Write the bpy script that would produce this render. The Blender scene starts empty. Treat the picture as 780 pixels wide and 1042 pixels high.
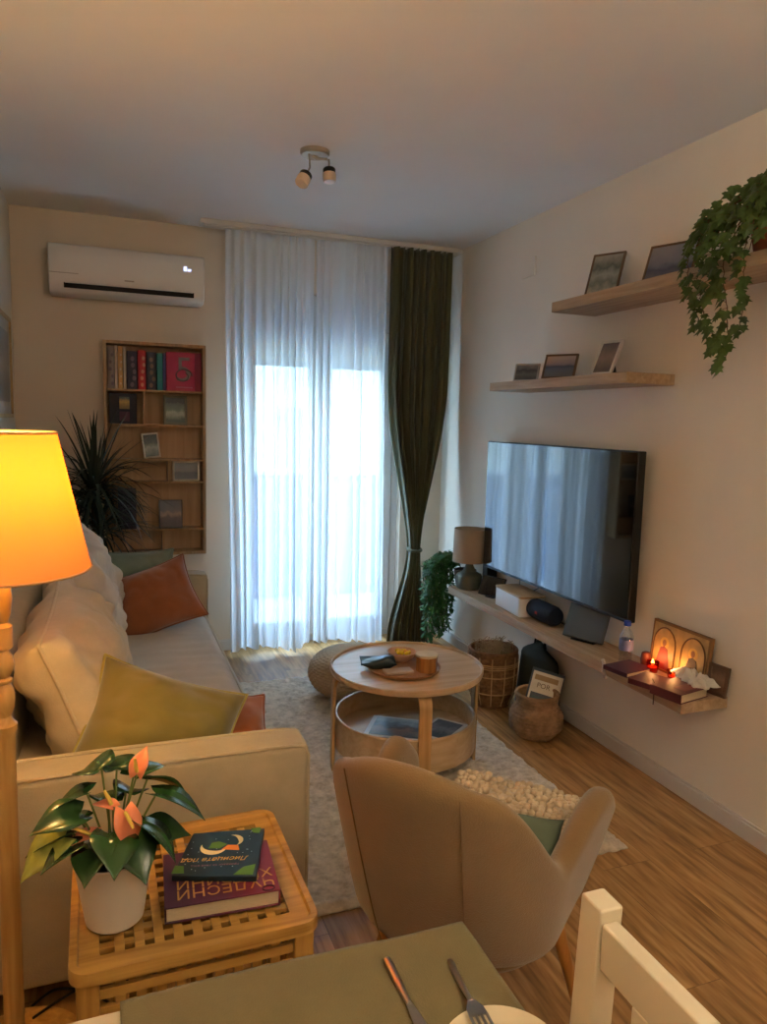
import bpy, bmesh, math, random
from mathutils import Vector, Matrix, noise
PI = math.pi
random.seed(7)
scene = bpy.context.scene
col = scene.collection
def R(d): return math.radians(d)
def lerp(a, b, t): return a + (b - a) * t
def sm(a, b, t):
    t = max(0, min(1, (t - a) / (b - a))); return t * t * (3 - 2 * t)

# ------------------------------------------------------------------ materials
MATS = {}
def srgb(r, g, b):
    f = lambda c: (c / 255 / 12.92) if c / 255 <= 0.04045 else ((c / 255 + 0.055) / 1.055) ** 2.4
    return (f(r), f(g), f(b), 1)
def newmat(name):
    m = bpy.data.materials.new(name); m.use_nodes = True
    nt = m.node_tree; b = nt.nodes['Principled BSDF']
    return m, nt, b
def ramp(nt, stops):
    r = nt.nodes.new('ShaderNodeValToRGB'); e = r.color_ramp.elements
    while len(e) < len(stops): e.new(0.5)
    for el, (p, c) in zip(e, stops): el.position = p; el.color = c
    return r
def mat(name, color, rough=0.6, spec=0.4, noise_scale=0, vary=0.12, bump=0, bump_scale=None, metal=0, stretch=(1, 1, 1), coat=0, sheen=0, trans=0, ior=1.45):
    m, nt, b = newmat(name)
    c = srgb(*color)
    b.inputs['Base Color'].default_value = c; b.inputs['Roughness'].default_value = rough
    b.inputs['Metallic'].default_value = metal; b.inputs['Specular IOR Level'].default_value = spec
    b.inputs['Coat Weight'].default_value = coat; b.inputs['Sheen Weight'].default_value = sheen
    b.inputs['Transmission Weight'].default_value = trans; b.inputs['IOR'].default_value = ior
    if noise_scale:
        tc = nt.nodes.new('ShaderNodeTexCoord'); mp = nt.nodes.new('ShaderNodeMapping'); mp.inputs['Scale'].default_value = stretch
        n = nt.nodes.new('ShaderNodeTexNoise'); n.inputs['Scale'].default_value = noise_scale; n.inputs['Detail'].default_value = 5
        nt.links.new(tc.outputs['Object'], mp.inputs['Vector']); nt.links.new(mp.outputs['Vector'], n.inputs['Vector'])
        lo = tuple(x * (1 - vary) for x in c[:3]) + (1,); hi = tuple(min(1, x * (1 + vary)) for x in c[:3]) + (1,)
        r = ramp(nt, [(0.3, lo), (0.7, hi)])
        nt.links.new(n.outputs['Fac'], r.inputs['Fac']); nt.links.new(r.outputs['Color'], b.inputs['Base Color'])
        if bump:
            bn = n
            if bump_scale:
                bn = nt.nodes.new('ShaderNodeTexNoise'); bn.inputs['Scale'].default_value = bump_scale
                nt.links.new(tc.outputs['Object'], bn.inputs['Vector'])
            bp = nt.nodes.new('ShaderNodeBump'); bp.inputs['Strength'].default_value = bump; bp.inputs['Distance'].default_value = 0.004
            nt.links.new(bn.outputs['Fac'], bp.inputs['Height']); nt.links.new(bp.outputs['Normal'], b.inputs['Normal'])
    MATS[name] = m
    return m
def wood(name, light, dark, rough=0.45, axis='X', scale=6, spec=0.4):
    m, nt, b = newmat(name)
    tc = nt.nodes.new('ShaderNodeTexCoord'); mp = nt.nodes.new('ShaderNodeMapping')
    s = {'X': (0.6, 9, 9), 'Y': (9, 0.6, 9), 'Z': (9, 9, 0.6)}[axis]
    mp.inputs['Scale'].default_value = s
    n = nt.nodes.new('ShaderNodeTexNoise'); n.inputs['Scale'].default_value = scale; n.inputs['Detail'].default_value = 6; n.inputs['Distortion'].default_value = 0.6
    nt.links.new(tc.outputs['Object'], mp.inputs['Vector']); nt.links.new(mp.outputs['Vector'], n.inputs['Vector'])
    r = ramp(nt, [(0.3, srgb(*dark)), (0.65, srgb(*light))])
    nt.links.new(n.outputs['Fac'], r.inputs['Fac']); nt.links.new(r.outputs['Color'], b.inputs['Base Color'])
    b.inputs['Roughness'].default_value = rough; b.inputs['Specular IOR Level'].default_value = spec
    MATS[name] = m
    return m
def fabric(name, color, scale=260, bump=0.35, vary=0.1, sheen=0.2, rough=0.9, big=7):
    m, nt, b = newmat(name); c = srgb(*color)
    tc = nt.nodes.new('ShaderNodeTexCoord')
    n = nt.nodes.new('ShaderNodeTexNoise'); n.inputs['Scale'].default_value = big; n.inputs['Detail'].default_value = 8; n.inputs['Roughness'].default_value = 0.7
    n2 = nt.nodes.new('ShaderNodeTexNoise'); n2.inputs['Scale'].default_value = scale; n2.inputs['Detail'].default_value = 2
    for q in (n, n2): nt.links.new(tc.outputs['Object'], q.inputs['Vector'])
    lo = tuple(x * (1 - vary) for x in c[:3]) + (1,); hi = tuple(min(1, x * (1 + vary)) for x in c[:3]) + (1,)
    r = ramp(nt, [(0.3, lo), (0.7, hi)])
    nt.links.new(n.outputs['Fac'], r.inputs['Fac']); nt.links.new(r.outputs['Color'], b.inputs['Base Color'])
    bp = nt.nodes.new('ShaderNodeBump'); bp.inputs['Strength'].default_value = bump; bp.inputs['Distance'].default_value = 0.003
    nt.links.new(n2.outputs['Fac'], bp.inputs['Height']); nt.links.new(bp.outputs['Normal'], b.inputs['Normal'])
    b.inputs['Roughness'].default_value = rough; b.inputs['Sheen Weight'].default_value = sheen; b.inputs['Specular IOR Level'].default_value = 0.2
    MATS[name] = m
    return m
def emit(name, color, strength):
    m, nt, b = newmat(name)
    b.inputs['Base Color'].default_value = srgb(*color)
    b.inputs['Emission Color'].default_value = srgb(*color); b.inputs['Emission Strength'].default_value = strength
    return m
def photo(name, stops, seed=0.0, axis=2, ns=4.0, amt=0.5):
    """a printed picture: bands of colour, broken up by noise"""
    m, nt, b = newmat(name)
    tc = nt.nodes.new('ShaderNodeTexCoord'); sp = nt.nodes.new('ShaderNodeSeparateXYZ')
    n = nt.nodes.new('ShaderNodeTexNoise'); n.noise_dimensions = '4D'; n.inputs['W'].default_value = seed
    n.inputs['Scale'].default_value = ns; n.inputs['Detail'].default_value = 4
    nt.links.new(tc.outputs['Generated'], sp.inputs[0]); nt.links.new(tc.outputs['Generated'], n.inputs['Vector'])
    ma = nt.nodes.new('ShaderNodeMath'); ma.operation = 'MULTIPLY_ADD'; ma.inputs[1].default_value = amt; ma.inputs[2].default_value = -amt * 0.5
    nt.links.new(n.outputs['Fac'], ma.inputs[0])
    ad = nt.nodes.new('ShaderNodeMath'); ad.operation = 'ADD'
    nt.links.new(ma.outputs[0], ad.inputs[0]); nt.links.new(sp.outputs[axis], ad.inputs[1])
    r = ramp(nt, [(p, srgb(*c)) for p, c in stops])
    nt.links.new(ad.outputs[0], r.inputs['Fac']); nt.links.new(r.outputs['Color'], b.inputs['Base Color'])
    b.inputs['Roughness'].default_value = 0.35
    return m

# walls, ceiling
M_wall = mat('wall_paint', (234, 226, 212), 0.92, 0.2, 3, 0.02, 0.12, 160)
M_wall_shaded = mat('wall_paint_shaded', (222, 208, 188), 0.92, 0.2, 3, 0.02, 0.12, 160)  # off-white wall colour darkened, since this wall stands against the light
M_ceil = mat('ceiling_paint', (240, 238, 235), 0.95, 0.2, 3, 0.015, 0.1, 160)
M_white = mat('white_paint', (214, 212, 208), 0.5, 0.4, 4, 0.02)
M_base = mat('baseboard_paint', (212, 206, 198), 0.5, 0.4, 4, 0.02)
M_plastic = mat('white_plastic', (222, 219, 214), 0.32, 0.5, 5, 0.01)
M_black = mat('black_plastic', (16, 17, 20), 0.35, 0.5, 30, 0.1)
M_dark = mat('dark_slot', (28, 22, 20), 0.6, 0.3, 30, 0.1)
M_steel = mat('brushed_steel', (170, 165, 158), 0.3, 0.5, 60, 0.05, metal=1)
M_screen = mat('screen_glass', (6, 7, 9), 0.07, 0.9, 2, 0.02, coat=1)
M_wood = wood('light_oak', (196, 162, 118), (170, 134, 92), 0.45, 'Y')
M_shelfwood = wood('shelf_oak', (186, 160, 128), (160, 132, 100), 0.5, 'Y')
M_caseX = wood('case_oak', (176, 142, 100), (146, 112, 74), 0.5, 'Z')
M_caseback = wood('case_back_board', (186, 156, 122), (166, 136, 102), 0.6, 'Z', 3)
M_tablewood = wood('coffee_table_veneer', (206, 178, 142), (186, 154, 116), 0.3, 'X', 4)
M_tableleg = wood('coffee_table_birch', (200, 158, 104), (176, 134, 82), 0.4, 'Z', 5)
M_acacia = wood('oiled_acacia', (196, 150, 76), (150, 106, 46), 0.4, 'X', 5)
M_acaciaZ = wood('oiled_acacia_upright', (190, 144, 72), (142, 100, 44), 0.4, 'Z', 5)
M_lampwood = wood('lamp_turned_pine', (214, 170, 100), (180, 132, 66), 0.4, 'Z', 5)
M_legwood = wood('chair_leg_beech', (190, 132, 66), (150, 96, 44), 0.4, 'Z', 5)
M_whitewood = mat('cream_painted_wood', (222, 206, 176), 0.4, 0.4, 9, 0.03)
M_sofa = fabric('sofa_linen', (184, 168, 138), 240, 0.4)
M_sofaseat = fabric('sofa_cover_linen', (196, 182, 164), 240, 0.35)
M_cush = fabric('cushion_linen', (200, 182, 154), 240, 0.35)
M_cush2 = fabric('far_cushion_linen', (204, 194, 178), 240, 0.35)
M_green = fabric('olive_velvet', (124, 110, 54), 300, 0.25, 0.12, 0.5)
M_greenback = fabric('grey_green_linen', (116, 130, 116), 300, 0.25, 0.12)
M_greenpipe = fabric('olive_piping', (176, 160, 84), 300, 0.2)
M_rust = fabric('rust_velvet', (156, 84, 38), 300, 0.25, 0.14, 0.5)
M_rust2 = fabric('brown_rust_velvet', (142, 84, 50), 300, 0.25, 0.14, 0.5)
M_arm = fabric('armchair_wool', (132, 104, 66), 300, 0.45, 0.08, 0.35)
M_curt = fabric('green_curtain_cloth', (82, 82, 56), 200, 0.2, 0.1, 0.3, 0.8)
M_knit = fabric('knitted_cord', (180, 158, 126), 90, 1.0, 0.2)
M_throw = fabric('cream_boucle', (206, 184, 152), 60, 1.0, 0.2)
M_mat = fabric('sage_table_linen', (116, 104, 70), 400, 0.3, 0.08, 0.1, 0.95, 12)
M_wick = mat('brown_wicker', (124, 88, 58), 0.75, 0.3, 40, 0.3)
M_wick2 = mat('grey_brown_wicker', (146, 114, 84), 0.8, 0.3, 26, 0.3)
M_leaf = mat('leaf_dark_green', (52, 76, 38), 0.4, 0.5, 12, 0.35)
M_ivy = mat('ivy_green', (62, 84, 32), 0.45, 0.4, 10, 0.5)
M_fern = mat('trailing_leaf_green', (62, 108, 56), 0.5, 0.4, 14, 0.45)
M_palm = mat('palm_leaf', (36, 50, 38), 0.5, 0.4, 8, 0.3)
M_stem = mat('brown_stem', (92, 66, 42), 0.8, 0.2, 30, 0.2)
M_gstem = mat('green_stem', (96, 108, 50), 0.6, 0.3, 30, 0.2)
M_spathe = mat('salmon_spathe', (234, 138, 96), 0.35, 0.5, 20, 0.15)
M_spadix = mat('spadix_yellow', (220, 190, 90), 0.6, 0.3, 60, 0.2)
M_pot = mat('white_ceramic_pot', (220, 208, 190), 0.45, 0.4, 6, 0.03)
M_soil = mat('potting_soil', (40, 28, 20), 0.95, 0.1, 60, 0.4, 0.8)
M_terra = mat('terracotta', (120, 66, 40), 0.7, 0.3, 12, 0.15)
M_brass = mat('spot_brushed_metal', (190, 174, 152), 0.3, 0.5, 40, 0.05, metal=0.9)
M_spotglass = mat('frosted_spot_glass', (206, 184, 158), 0.35, 0.5, 20, 0.05)
M_paper = mat('book_paper', (206, 186, 152), 0.85, 0.2, 120, 0.08, stretch=(1, 1, 14))
M_sagepot = mat('sage_glaze', (88, 92, 74), 0.4, 0.5, 14, 0.12)
M_drum = fabric('beige_lamp_linen', (168, 146, 124), 260, 0.25, 0.05)
M_alum = mat('satin_aluminium', (176, 174, 170), 0.4, 0.5, 30, 0.03, metal=0.8)
def M_of(rgb, rough=0.6, n=14, v=0.1): 
    k = 'tone_%d_%d_%d' % rgb
    return MATS.get(k) or mat(k, rgb, rough, 0.4, n, v)

# floor: oak planks running towards the window
def floor_mat():
    m, nt, b = newmat('oak_planks')
    tc = nt.nodes.new('ShaderNodeTexCoord'); mp = nt.nodes.new('ShaderNodeMapping'); mp.inputs['Rotation'].default_value = (0, 0, PI / 2)
    br = nt.nodes.new('ShaderNodeTexBrick'); br.offset = 0.37
    br.inputs['Scale'].default_value = 1; br.inputs['Brick Width'].default_value = 1.38; br.inputs['Row Height'].default_value = 0.192
    br.inputs['Mortar Size'].default_value = 0.0012; br.inputs['Bias'].default_value = 0
    br.inputs['Color1'].default_value = (0, 0, 0, 1); br.inputs['Color2'].default_value = (1, 1, 1, 1); br.inputs['Mortar'].default_value = (0.5, 0.5, 0.5, 1)
    nt.links.new(tc.outputs['Object'], mp.inputs[0]); nt.links.new(mp.outputs[0], br.inputs['Vector'])
    m2 = nt.nodes.new('ShaderNodeMapping'); m2.inputs['Scale'].default_value = (4.2, 0.42, 1)
    nt.links.new(tc.outputs['Object'], m2.inputs[0])
    off = nt.nodes.new('ShaderNodeVectorMath'); off.operation = 'MULTIPLY_ADD'; off.inputs[1].default_value = (17, 9, 3)
    nt.links.new(br.outputs['Color'], off.inputs[0]); nt.links.new(m2.outputs[0], off.inputs[2])
    n = nt.nodes.new('ShaderNodeTexNoise'); n.inputs['Scale'].default_value = 1.5; n.inputs['Detail'].default_value = 3; n.inputs['Distortion'].default_value = 0.8
    nt.links.new(off.outputs[0], n.inputs['Vector'])
    # cathedral grain: rings of the noise field
    mu = nt.nodes.new('ShaderNodeMath'); mu.operation = 'MULTIPLY'; mu.inputs[1].default_value = 34
    sn = nt.nodes.new('ShaderNodeMath'); sn.operation = 'SINE'
    nt.links.new(n.outputs['Fac'], mu.inputs[0]); nt.links.new(mu.outputs[0], sn.inputs[0])
    n3 = nt.nodes.new('ShaderNodeTexNoise'); n3.inputs['Scale'].default_value = 12; n3.inputs['Detail'].default_value = 6
    nt.links.new(off.outputs[0], n3.inputs['Vector'])
    a1 = nt.nodes.new('ShaderNodeMath'); a1.operation = 'MULTIPLY_ADD'; a1.inputs[1].default_value = 0.07
    nt.links.new(sn.outputs[0], a1.inputs[0]); nt.links.new(n3.outputs['Fac'], a1.inputs[2])
    r = ramp(nt, [(0.3, srgb(132, 94, 50)), (0.5, srgb(170, 126, 74)), (0.72, srgb(194, 152, 100))])
    nt.links.new(a1.outputs[0], r.inputs['Fac'])
    # plank tone and joints
    sp = nt.nodes.new('ShaderNodeSeparateXYZ'); nt.links.new(br.outputs['Color'], sp.inputs[0])
    tn = nt.nodes.new('ShaderNodeMapRange'); tn.inputs['To Min'].default_value = 0.86; tn.inputs['To Max'].default_value = 1.12
    nt.links.new(sp.outputs[0], tn.inputs[0])
    jt = nt.nodes.new('ShaderNodeMath'); jt.operation = 'MULTIPLY_ADD'; jt.inputs[1].default_value = -0.45
    nt.links.new(br.outputs['Fac'], jt.inputs[0]); nt.links.new(tn.outputs[0], jt.inputs[2])
    mx = nt.nodes.new('ShaderNodeVectorMath'); mx.operation = 'SCALE'
    nt.links.new(r.outputs['Color'], mx.inputs[0]); nt.links.new(jt.outputs[0], mx.inputs['Scale'])
    nt.links.new(mx.outputs[0], b.inputs['Base Color'])
    b.inputs['Roughness'].default_value = 0.4; b.inputs['Specular IOR Level'].default_value = 0.45
    bp = nt.nodes.new('ShaderNodeBump'); bp.inputs['Strength'].default_value = 0.15; bp.inputs['Distance'].default_value = 0.002
    nt.links.new(a1.outputs[0], bp.inputs['Height']); nt.links.new(bp.outputs[0], b.inputs['Normal'])
    return m
M_floor = floor_mat()
def rug_mat():
    m, nt, b = newmat('shag_rug')
    tc = nt.nodes.new('ShaderNodeTexCoord')
    n = nt.nodes.new('ShaderNodeTexNoise'); n.inputs['Scale'].default_value = 22; n.inputs['Detail'].default_value = 8; n.inputs['Roughness'].default_value = 0.7
    nt.links.new(tc.outputs['Object'], n.inputs['Vector'])
    r = ramp(nt, [(0.3, srgb(168, 152, 132)), (0.62, srgb(226, 212, 192))])
    nt.links.new(n.outputs['Fac'], r.inputs['Fac']); nt.links.new(r.outputs['Color'], b.inputs['Base Color'])
    b.inputs['Roughness'].default_value = 1; b.inputs['Specular IOR Level'].default_value = 0.1; b.inputs['Sheen Weight'].default_value = 0.3
    return m
M_rug = rug_mat()
def sheer_mat():
    m = bpy.data.materials.new('sheer_voile'); m.use_nodes = True; nt = m.node_tree
    for n in list(nt.nodes): nt.nodes.remove(n)
    o = nt.nodes.new('ShaderNodeOutputMaterial')
    d = nt.nodes.new('ShaderNodeBsdfDiffuse'); d.inputs[0].default_value = (0.86, 0.86, 0.86, 1)
    t = nt.nodes.new('ShaderNodeBsdfTranslucent'); t.inputs[0].default_value = (0.88, 0.88, 0.88, 1)
    tr = nt.nodes.new('ShaderNodeBsdfTransparent')
    m1 = nt.nodes.new('ShaderNodeMixShader'); m1.inputs[0].default_value = 0.6
    m2 = nt.nodes.new('ShaderNodeMixShader')
    nt.links.new(d.outputs[0], m1.inputs[1]); nt.links.new(t.outputs[0], m1.inputs[2])
    # a weave hides more of what lies behind where it is seen edge-on
    lw = nt.nodes.new('ShaderNodeLayerWeight'); lw.inputs[0].default_value = 0.25
    mr = nt.nodes.new('ShaderNodeMapRange'); mr.inputs['To Min'].default_value = 0.8; mr.inputs['To Max'].default_value = 0.99
    nt.links.new(lw.outputs['Facing'], mr.inputs[0]); nt.links.new(mr.outputs[0], m2.inputs[0])
    nt.links.new(tr.outputs[0], m2.inputs[1]); nt.links.new(m1.outputs[0], m2.inputs[2])
    nt.links.new(m2.outputs[0], o.inputs[0])
    return m
M_sheer = sheer_mat()
def shade_mat():
    m = bpy.data.materials.new('lit_lamp_shade'); m.use_nodes = True; nt = m.node_tree
    for n in list(nt.nodes): nt.nodes.remove(n)
    o = nt.nodes.new('ShaderNodeOutputMaterial')
    d = nt.nodes.new('ShaderNodeBsdfDiffuse'); d.inputs[0].default_value = srgb(226, 190, 130)
    t = nt.nodes.new('ShaderNodeBsdfTranslucent'); t.inputs[0].default_value = srgb(192, 92, 12)
    m1 = nt.nodes.new('ShaderNodeMixShader'); m1.inputs[0].default_value = 0.5
    nt.links.new(d.outputs[0], m1.inputs[1]); nt.links.new(t.outputs[0], m1.inputs[2]); nt.links.new(m1.outputs[0], o.inputs[0])
    return m
M_shade = shade_mat()
def glass_mat(name, color=(1, 1, 1, 1), fac=0.9):
    m = bpy.data.materials.new(name); m.use_nodes = True; nt = m.node_tree
    for n in list(nt.nodes): nt.nodes.remove(n)
    o = nt.nodes.new('ShaderNodeOutputMaterial'); g = nt.nodes.new('ShaderNodeBsdfGlossy'); g.inputs['Roughness'].default_value = 0.03
    tr = nt.nodes.new('ShaderNodeBsdfTransparent'); tr.inputs[0].default_value = color
    mx = nt.nodes.new('ShaderNodeMixShader'); mx.inputs[0].default_value = fac
    nt.links.new(g.outputs[0], mx.inputs[1]); nt.links.new(tr.outputs[0], mx.inputs[2]); nt.links.new(mx.outputs[0], o.inputs[0])
    return m
M_glass = glass_mat('window_glass', (0.97, 0.98, 1, 1), 0.95)
M_bottle = glass_mat('bottle_plastic', (0.88, 0.92, 0.96, 1), 0.8)
M_redglass = glass_mat('red_votive_glass', (0.75, 0.16, 0.08, 1), 0.85)

# ------------------------------------------------------------------ mesh helpers
class B:
    def __init__(s): s.bm = bmesh.new()
    def box(s, a, b, M=None):
        """box between two corners"""
        x0, y0, z0 = a; x1, y1, z1 = b
        co = [(x0, y0, z0), (x1, y0, z0), (x1, y1, z0), (x0, y1, z0), (x0, y0, z1), (x1, y0, z1), (x1, y1, z1), (x0, y1, z1)]
        vs = [s.bm.verts.new((M @ Vector(c)) if M else c) for c in co]
        for f in ((0, 3, 2, 1), (4, 5, 6, 7), (0, 1, 5, 4), (1, 2, 6, 5), (2, 3, 7, 6), (3, 0, 4, 7)): s.bm.faces.new([vs[i] for i in f])
        return s
    def prism(s, pts, z0, z1, M=None):
        """extruded outline in XY"""
        lo = [s.bm.verts.new((M @ Vector((x, y, z0))) if M else (x, y, z0)) for x, y in pts]
        hi = [s.bm.verts.new((M @ Vector((x, y, z1))) if M else (x, y, z1)) for x, y in pts]
        n = len(pts); s.bm.faces.new(lo[::-1]); s.bm.faces.new(hi)
        for i in range(n): s.bm.faces.new([lo[i], lo[(i + 1) % n], hi[(i + 1) % n], hi[i]])
        return s
    def lathe(s, prof, n=32, M=None, closed=False, sy=1.0):
        """profile of (r,z) turned round Z"""
        rings = []
        for r, z in prof:
            if r < 1e-6:
                v = (0, 0, z); rings.append([s.bm.verts.new((M @ Vector(v)) if M else v)])
            else:
                ring = []
                for k in range(n):
                    a = 2 * PI * k / n; v = (r * math.cos(a), r * math.sin(a) * sy, z)
                    ring.append(s.bm.verts.new((M @ Vector(v)) if M else v))
                rings.append(ring)
        pr = list(zip(rings, rings[1:]))
        if closed: pr.append((rings[-1], rings[0]))
        for a, b in pr:
            if len(a) == 1 and len(b) == 1: continue
            if len(a) == 1:
                for k in range(n): s.bm.faces.new([a[0], b[(k + 1) % n], b[k]])
            elif len(b) == 1:
                for k in range(n): s.bm.faces.new([a[k], a[(k + 1) % n], b[0]])
            else:
                for k in range(n): s.bm.faces.new([a[k], a[(k + 1) % n], b[(k + 1) % n], b[k]])
        return s
    def tube(s, pts, r, n=8, closed=False, M=None):
        pts = [Vector(p) for p in pts]
        if M: pts = [M @ p for p in pts]
        m = len(pts); rs = r if isinstance(r, (list, tuple)) else [r] * m
        rings = []; prev = None
        for i, p in enumerate(pts):
            if closed: t = pts[(i + 1) % m] - pts[i - 1]
            else: t = pts[min(i + 1, m - 1)] - pts[max(i - 1, 0)]
            t = t.normalized() if t.length > 1e-9 else Vector((0, 0, 1))
            if prev is None:
                ref = Vector((0, 0, 1)) if abs(t.z) < 0.9 else Vector((1, 0, 0)); a = t.cross(ref).normalized()
            else:
                a = prev - t * prev.dot(t); a = a.normalized() if a.length > 1e-6 else t.orthogonal().normalized()
            prev = a; b = t.cross(a)
            rings.append([s.bm.verts.new(p + (a * math.cos(2 * PI * k / n) + b * math.sin(2 * PI * k / n)) * rs[i]) for k in range(n)])
        pr = list(zip(rings, rings[1:]))
        if closed: pr.append((rings[-1], rings[0]))
        for a, b in pr:
            for k in range(n): s.bm.faces.new([a[k], a[(k + 1) % n], b[(k + 1) % n], b[k]])
        if not closed:
            s.bm.faces.new(rings[0][::-1]); s.bm.faces.new(rings[-1])
        return s
    def grid(s, fn, nu, nv, wrapu=False, flip=False):
        g = [[s.bm.verts.new(fn(i / (nu if wrapu else nu - 1), j / (nv - 1))) for j in range(nv)] for i in range(nu)]
        for i in range(nu if wrapu else nu - 1):
            for j in range(nv - 1):
                f = [g[i][j], g[(i + 1) % nu][j], g[(i + 1) % nu][j + 1], g[i][j + 1]]
                s.bm.faces.new(f[::-1] if flip else f)
        return g
    def fin(s, name, m, parent=None, bevel=0, segs=2, smooth=35, sub=0, loc=None, rot=None, solid=0, kind=None):
        bm = s.bm
        bmesh.ops.recalc_face_normals(bm, faces=bm.faces)
        me = bpy.data.meshes.new(name); bm.to_mesh(me); bm.free()
        for mm in (m if isinstance(m, (list, tuple)) else [m]): me.materials.append(mm)
        if smooth:
            me.shade_smooth()
            if smooth < 180: me.set_sharp_from_angle(angle=R(smooth))
        o = bpy.data.objects.new(name, me); col.objects.link(o)
        if parent: o.parent = parent
        if loc: o.location = loc
        if rot: o.rotation_euler = rot
        if solid:
            md = o.modifiers.new('thickness', 'SOLIDIFY'); md.thickness = solid; md.offset = 0
        if bevel:
            md = o.modifiers.new('bevel', 'BEVEL'); md.width = bevel; md.segments = segs; md.limit_method = 'ANGLE'; md.angle_limit = R(40)
            me.shade_smooth(); 
            for e in me.edges: e.use_edge_sharp = False
            w = o.modifiers.new('wn', 'WEIGHTED_NORMAL')
        if sub:
            md = o.modifiers.new('sub', 'SUBSURF'); md.levels = sub; md.render_levels = sub
        if kind: o['kind'] = kind
        return o
def tag(o, label, cat, group=None, kind=None):
    o['label'] = label; o['category'] = cat
    if group: o['group'] = group
    if kind: o['kind'] = kind
    return o
def thing(name, label, cat, loc=(0, 0, 0), rot=0, group=None):
    o = bpy.data.objects.new(name, None); col.objects.link(o); o.empty_display_size = 0.05
    o.location = loc; o.rotation_euler = rot if isinstance(rot, (tuple, list)) else (0, 0, R(rot))
    return tag(o, label, cat, group)
def struct(name, b, m, **k):
    return b.fin(name, m, kind='structure', **k)
def text(name, body, size, m, parent, M, depth=0.0004, font_shear=0):
    cu = bpy.data.curves.new(name, 'FONT'); cu.body = body; cu.size = size; cu.extrude = depth; cu.align_x = 'CENTER'; cu.align_y = 'CENTER'; cu.shear = font_shear
    cu.resolution_u = 3
    t = bpy.data.objects.new(name, cu); col.objects.link(t)
    dg = bpy.context.evaluated_depsgraph_get(); dg.update()
    me = bpy.data.meshes.new_from_object(t.evaluated_get(dg)); bpy.data.objects.remove(t)
    me.transform(M); me.materials.clear(); me.materials.append(m); me.name = name
    o = bpy.data.objects.new(name, me); col.objects.link(o); o.parent = parent
    return o
def rrect(x0, y0, x1, y1, r, n=5):
    pts = []
    for cx, cy, a0 in ((x1 - r, y1 - r, 0), (x0 + r, y1 - r, 90), (x0 + r, y0 + r, 180), (x1 - r, y0 + r, 270)):
        for k in range(n + 1):
            a = R(a0 + 90 * k / n); pts.append((cx + r * math.cos(a), cy + r * math.sin(a)))
    return pts
T = Matrix.Translation
def RZ(d): return Matrix.Rotation(R(d), 4, 'Z')
def RX(d): return Matrix.Rotation(R(d), 4, 'X')
def RY(d): return Matrix.Rotation(R(d), 4, 'Y')

def smooth_path(pts, n=8):
    P3 = [Vector(p) for p in pts]; out = []
    for i in range(len(P3) - 1):
        p0 = P3[max(i - 1, 0)]; p1 = P3[i]; p2 = P3[i + 1]; p3 = P3[min(i + 2, len(P3) - 1)]
        for k in range(n):
            u = k / n; out.append(.5 * ((2 * p1) + (p2 - p0) * u + (2 * p0 - 5 * p1 + 4 * p2 - p3) * u * u + (-p0 + 3 * p1 - 3 * p2 + p3) * u ** 3))
    return out + [P3[-1]]
# ------------------------------------------------------------------ room shell
XL, XR, YB, YF, H = -0.485, 2.16, 4.63, -2.4, 2.6
WX0, WX1, WZ = 0.74, 1.86, 2.27
struct('floor', B().box((XL - .1, YF - .1, -.08), (XR + .1, YB + .22, 0)), M_floor)
struct('ceiling', B().box((XL - .1, YF - .1, H), (XR + .1, YB + .22, H + .12)), M_ceil)
struct('wall_left', B().box((XL - .1, YF, 0), (XL, YB + .22, H)), M_wall)
struct('wall_right', B().box((XR, YF, 0), (XR + .1, YB + .22, H)), M_wall)
struct('wall_rear', B().box((XL - .1, YF - .1, 0), (XR + .1, YF, H)), M_wall)
struct('wall_back', B().box((XL, YB, 0), (WX0, YB + .22, H)).box((WX1, YB, 0), (XR, YB + .22, H)).box((WX0, YB, WZ), (WX1, YB + .22, H)), M_wall_shaded)
def baseboard(name, a, b, nrm):
    a = Vector(a); b = Vector(b); n = Vector(nrm)
    bb = B()
    for z0, z1, d in ((0, .062, .013), (.062, .072, .008)):
        lo = Vector((min(a.x, b.x), min(a.y, b.y), z0)); hi = Vector((max(a.x, b.x), max(a.y, b.y), z1))
        lo += Vector((min(0, n.x), min(0, n.y), 0)) * d; hi += Vector((max(0, n.x), max(0, n.y), 0)) * d
        bb.box(lo, hi)
    struct(name, bb, M_base, bevel=.002)
baseboard('baseboard_right', (XR, YF, 0), (XR, YB, 0), (-1, 0, 0))
baseboard('baseboard_left', (XL, YF, 0), (XL, YB, 0), (1, 0, 0))
baseboard('baseboard_back', (XL, YB, 0), (WX0, YB, 0), (0, -1, 0))
baseboard('baseboard_back', (WX1, YB, 0), (XR, YB, 0), (0, -1, 0))

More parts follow.
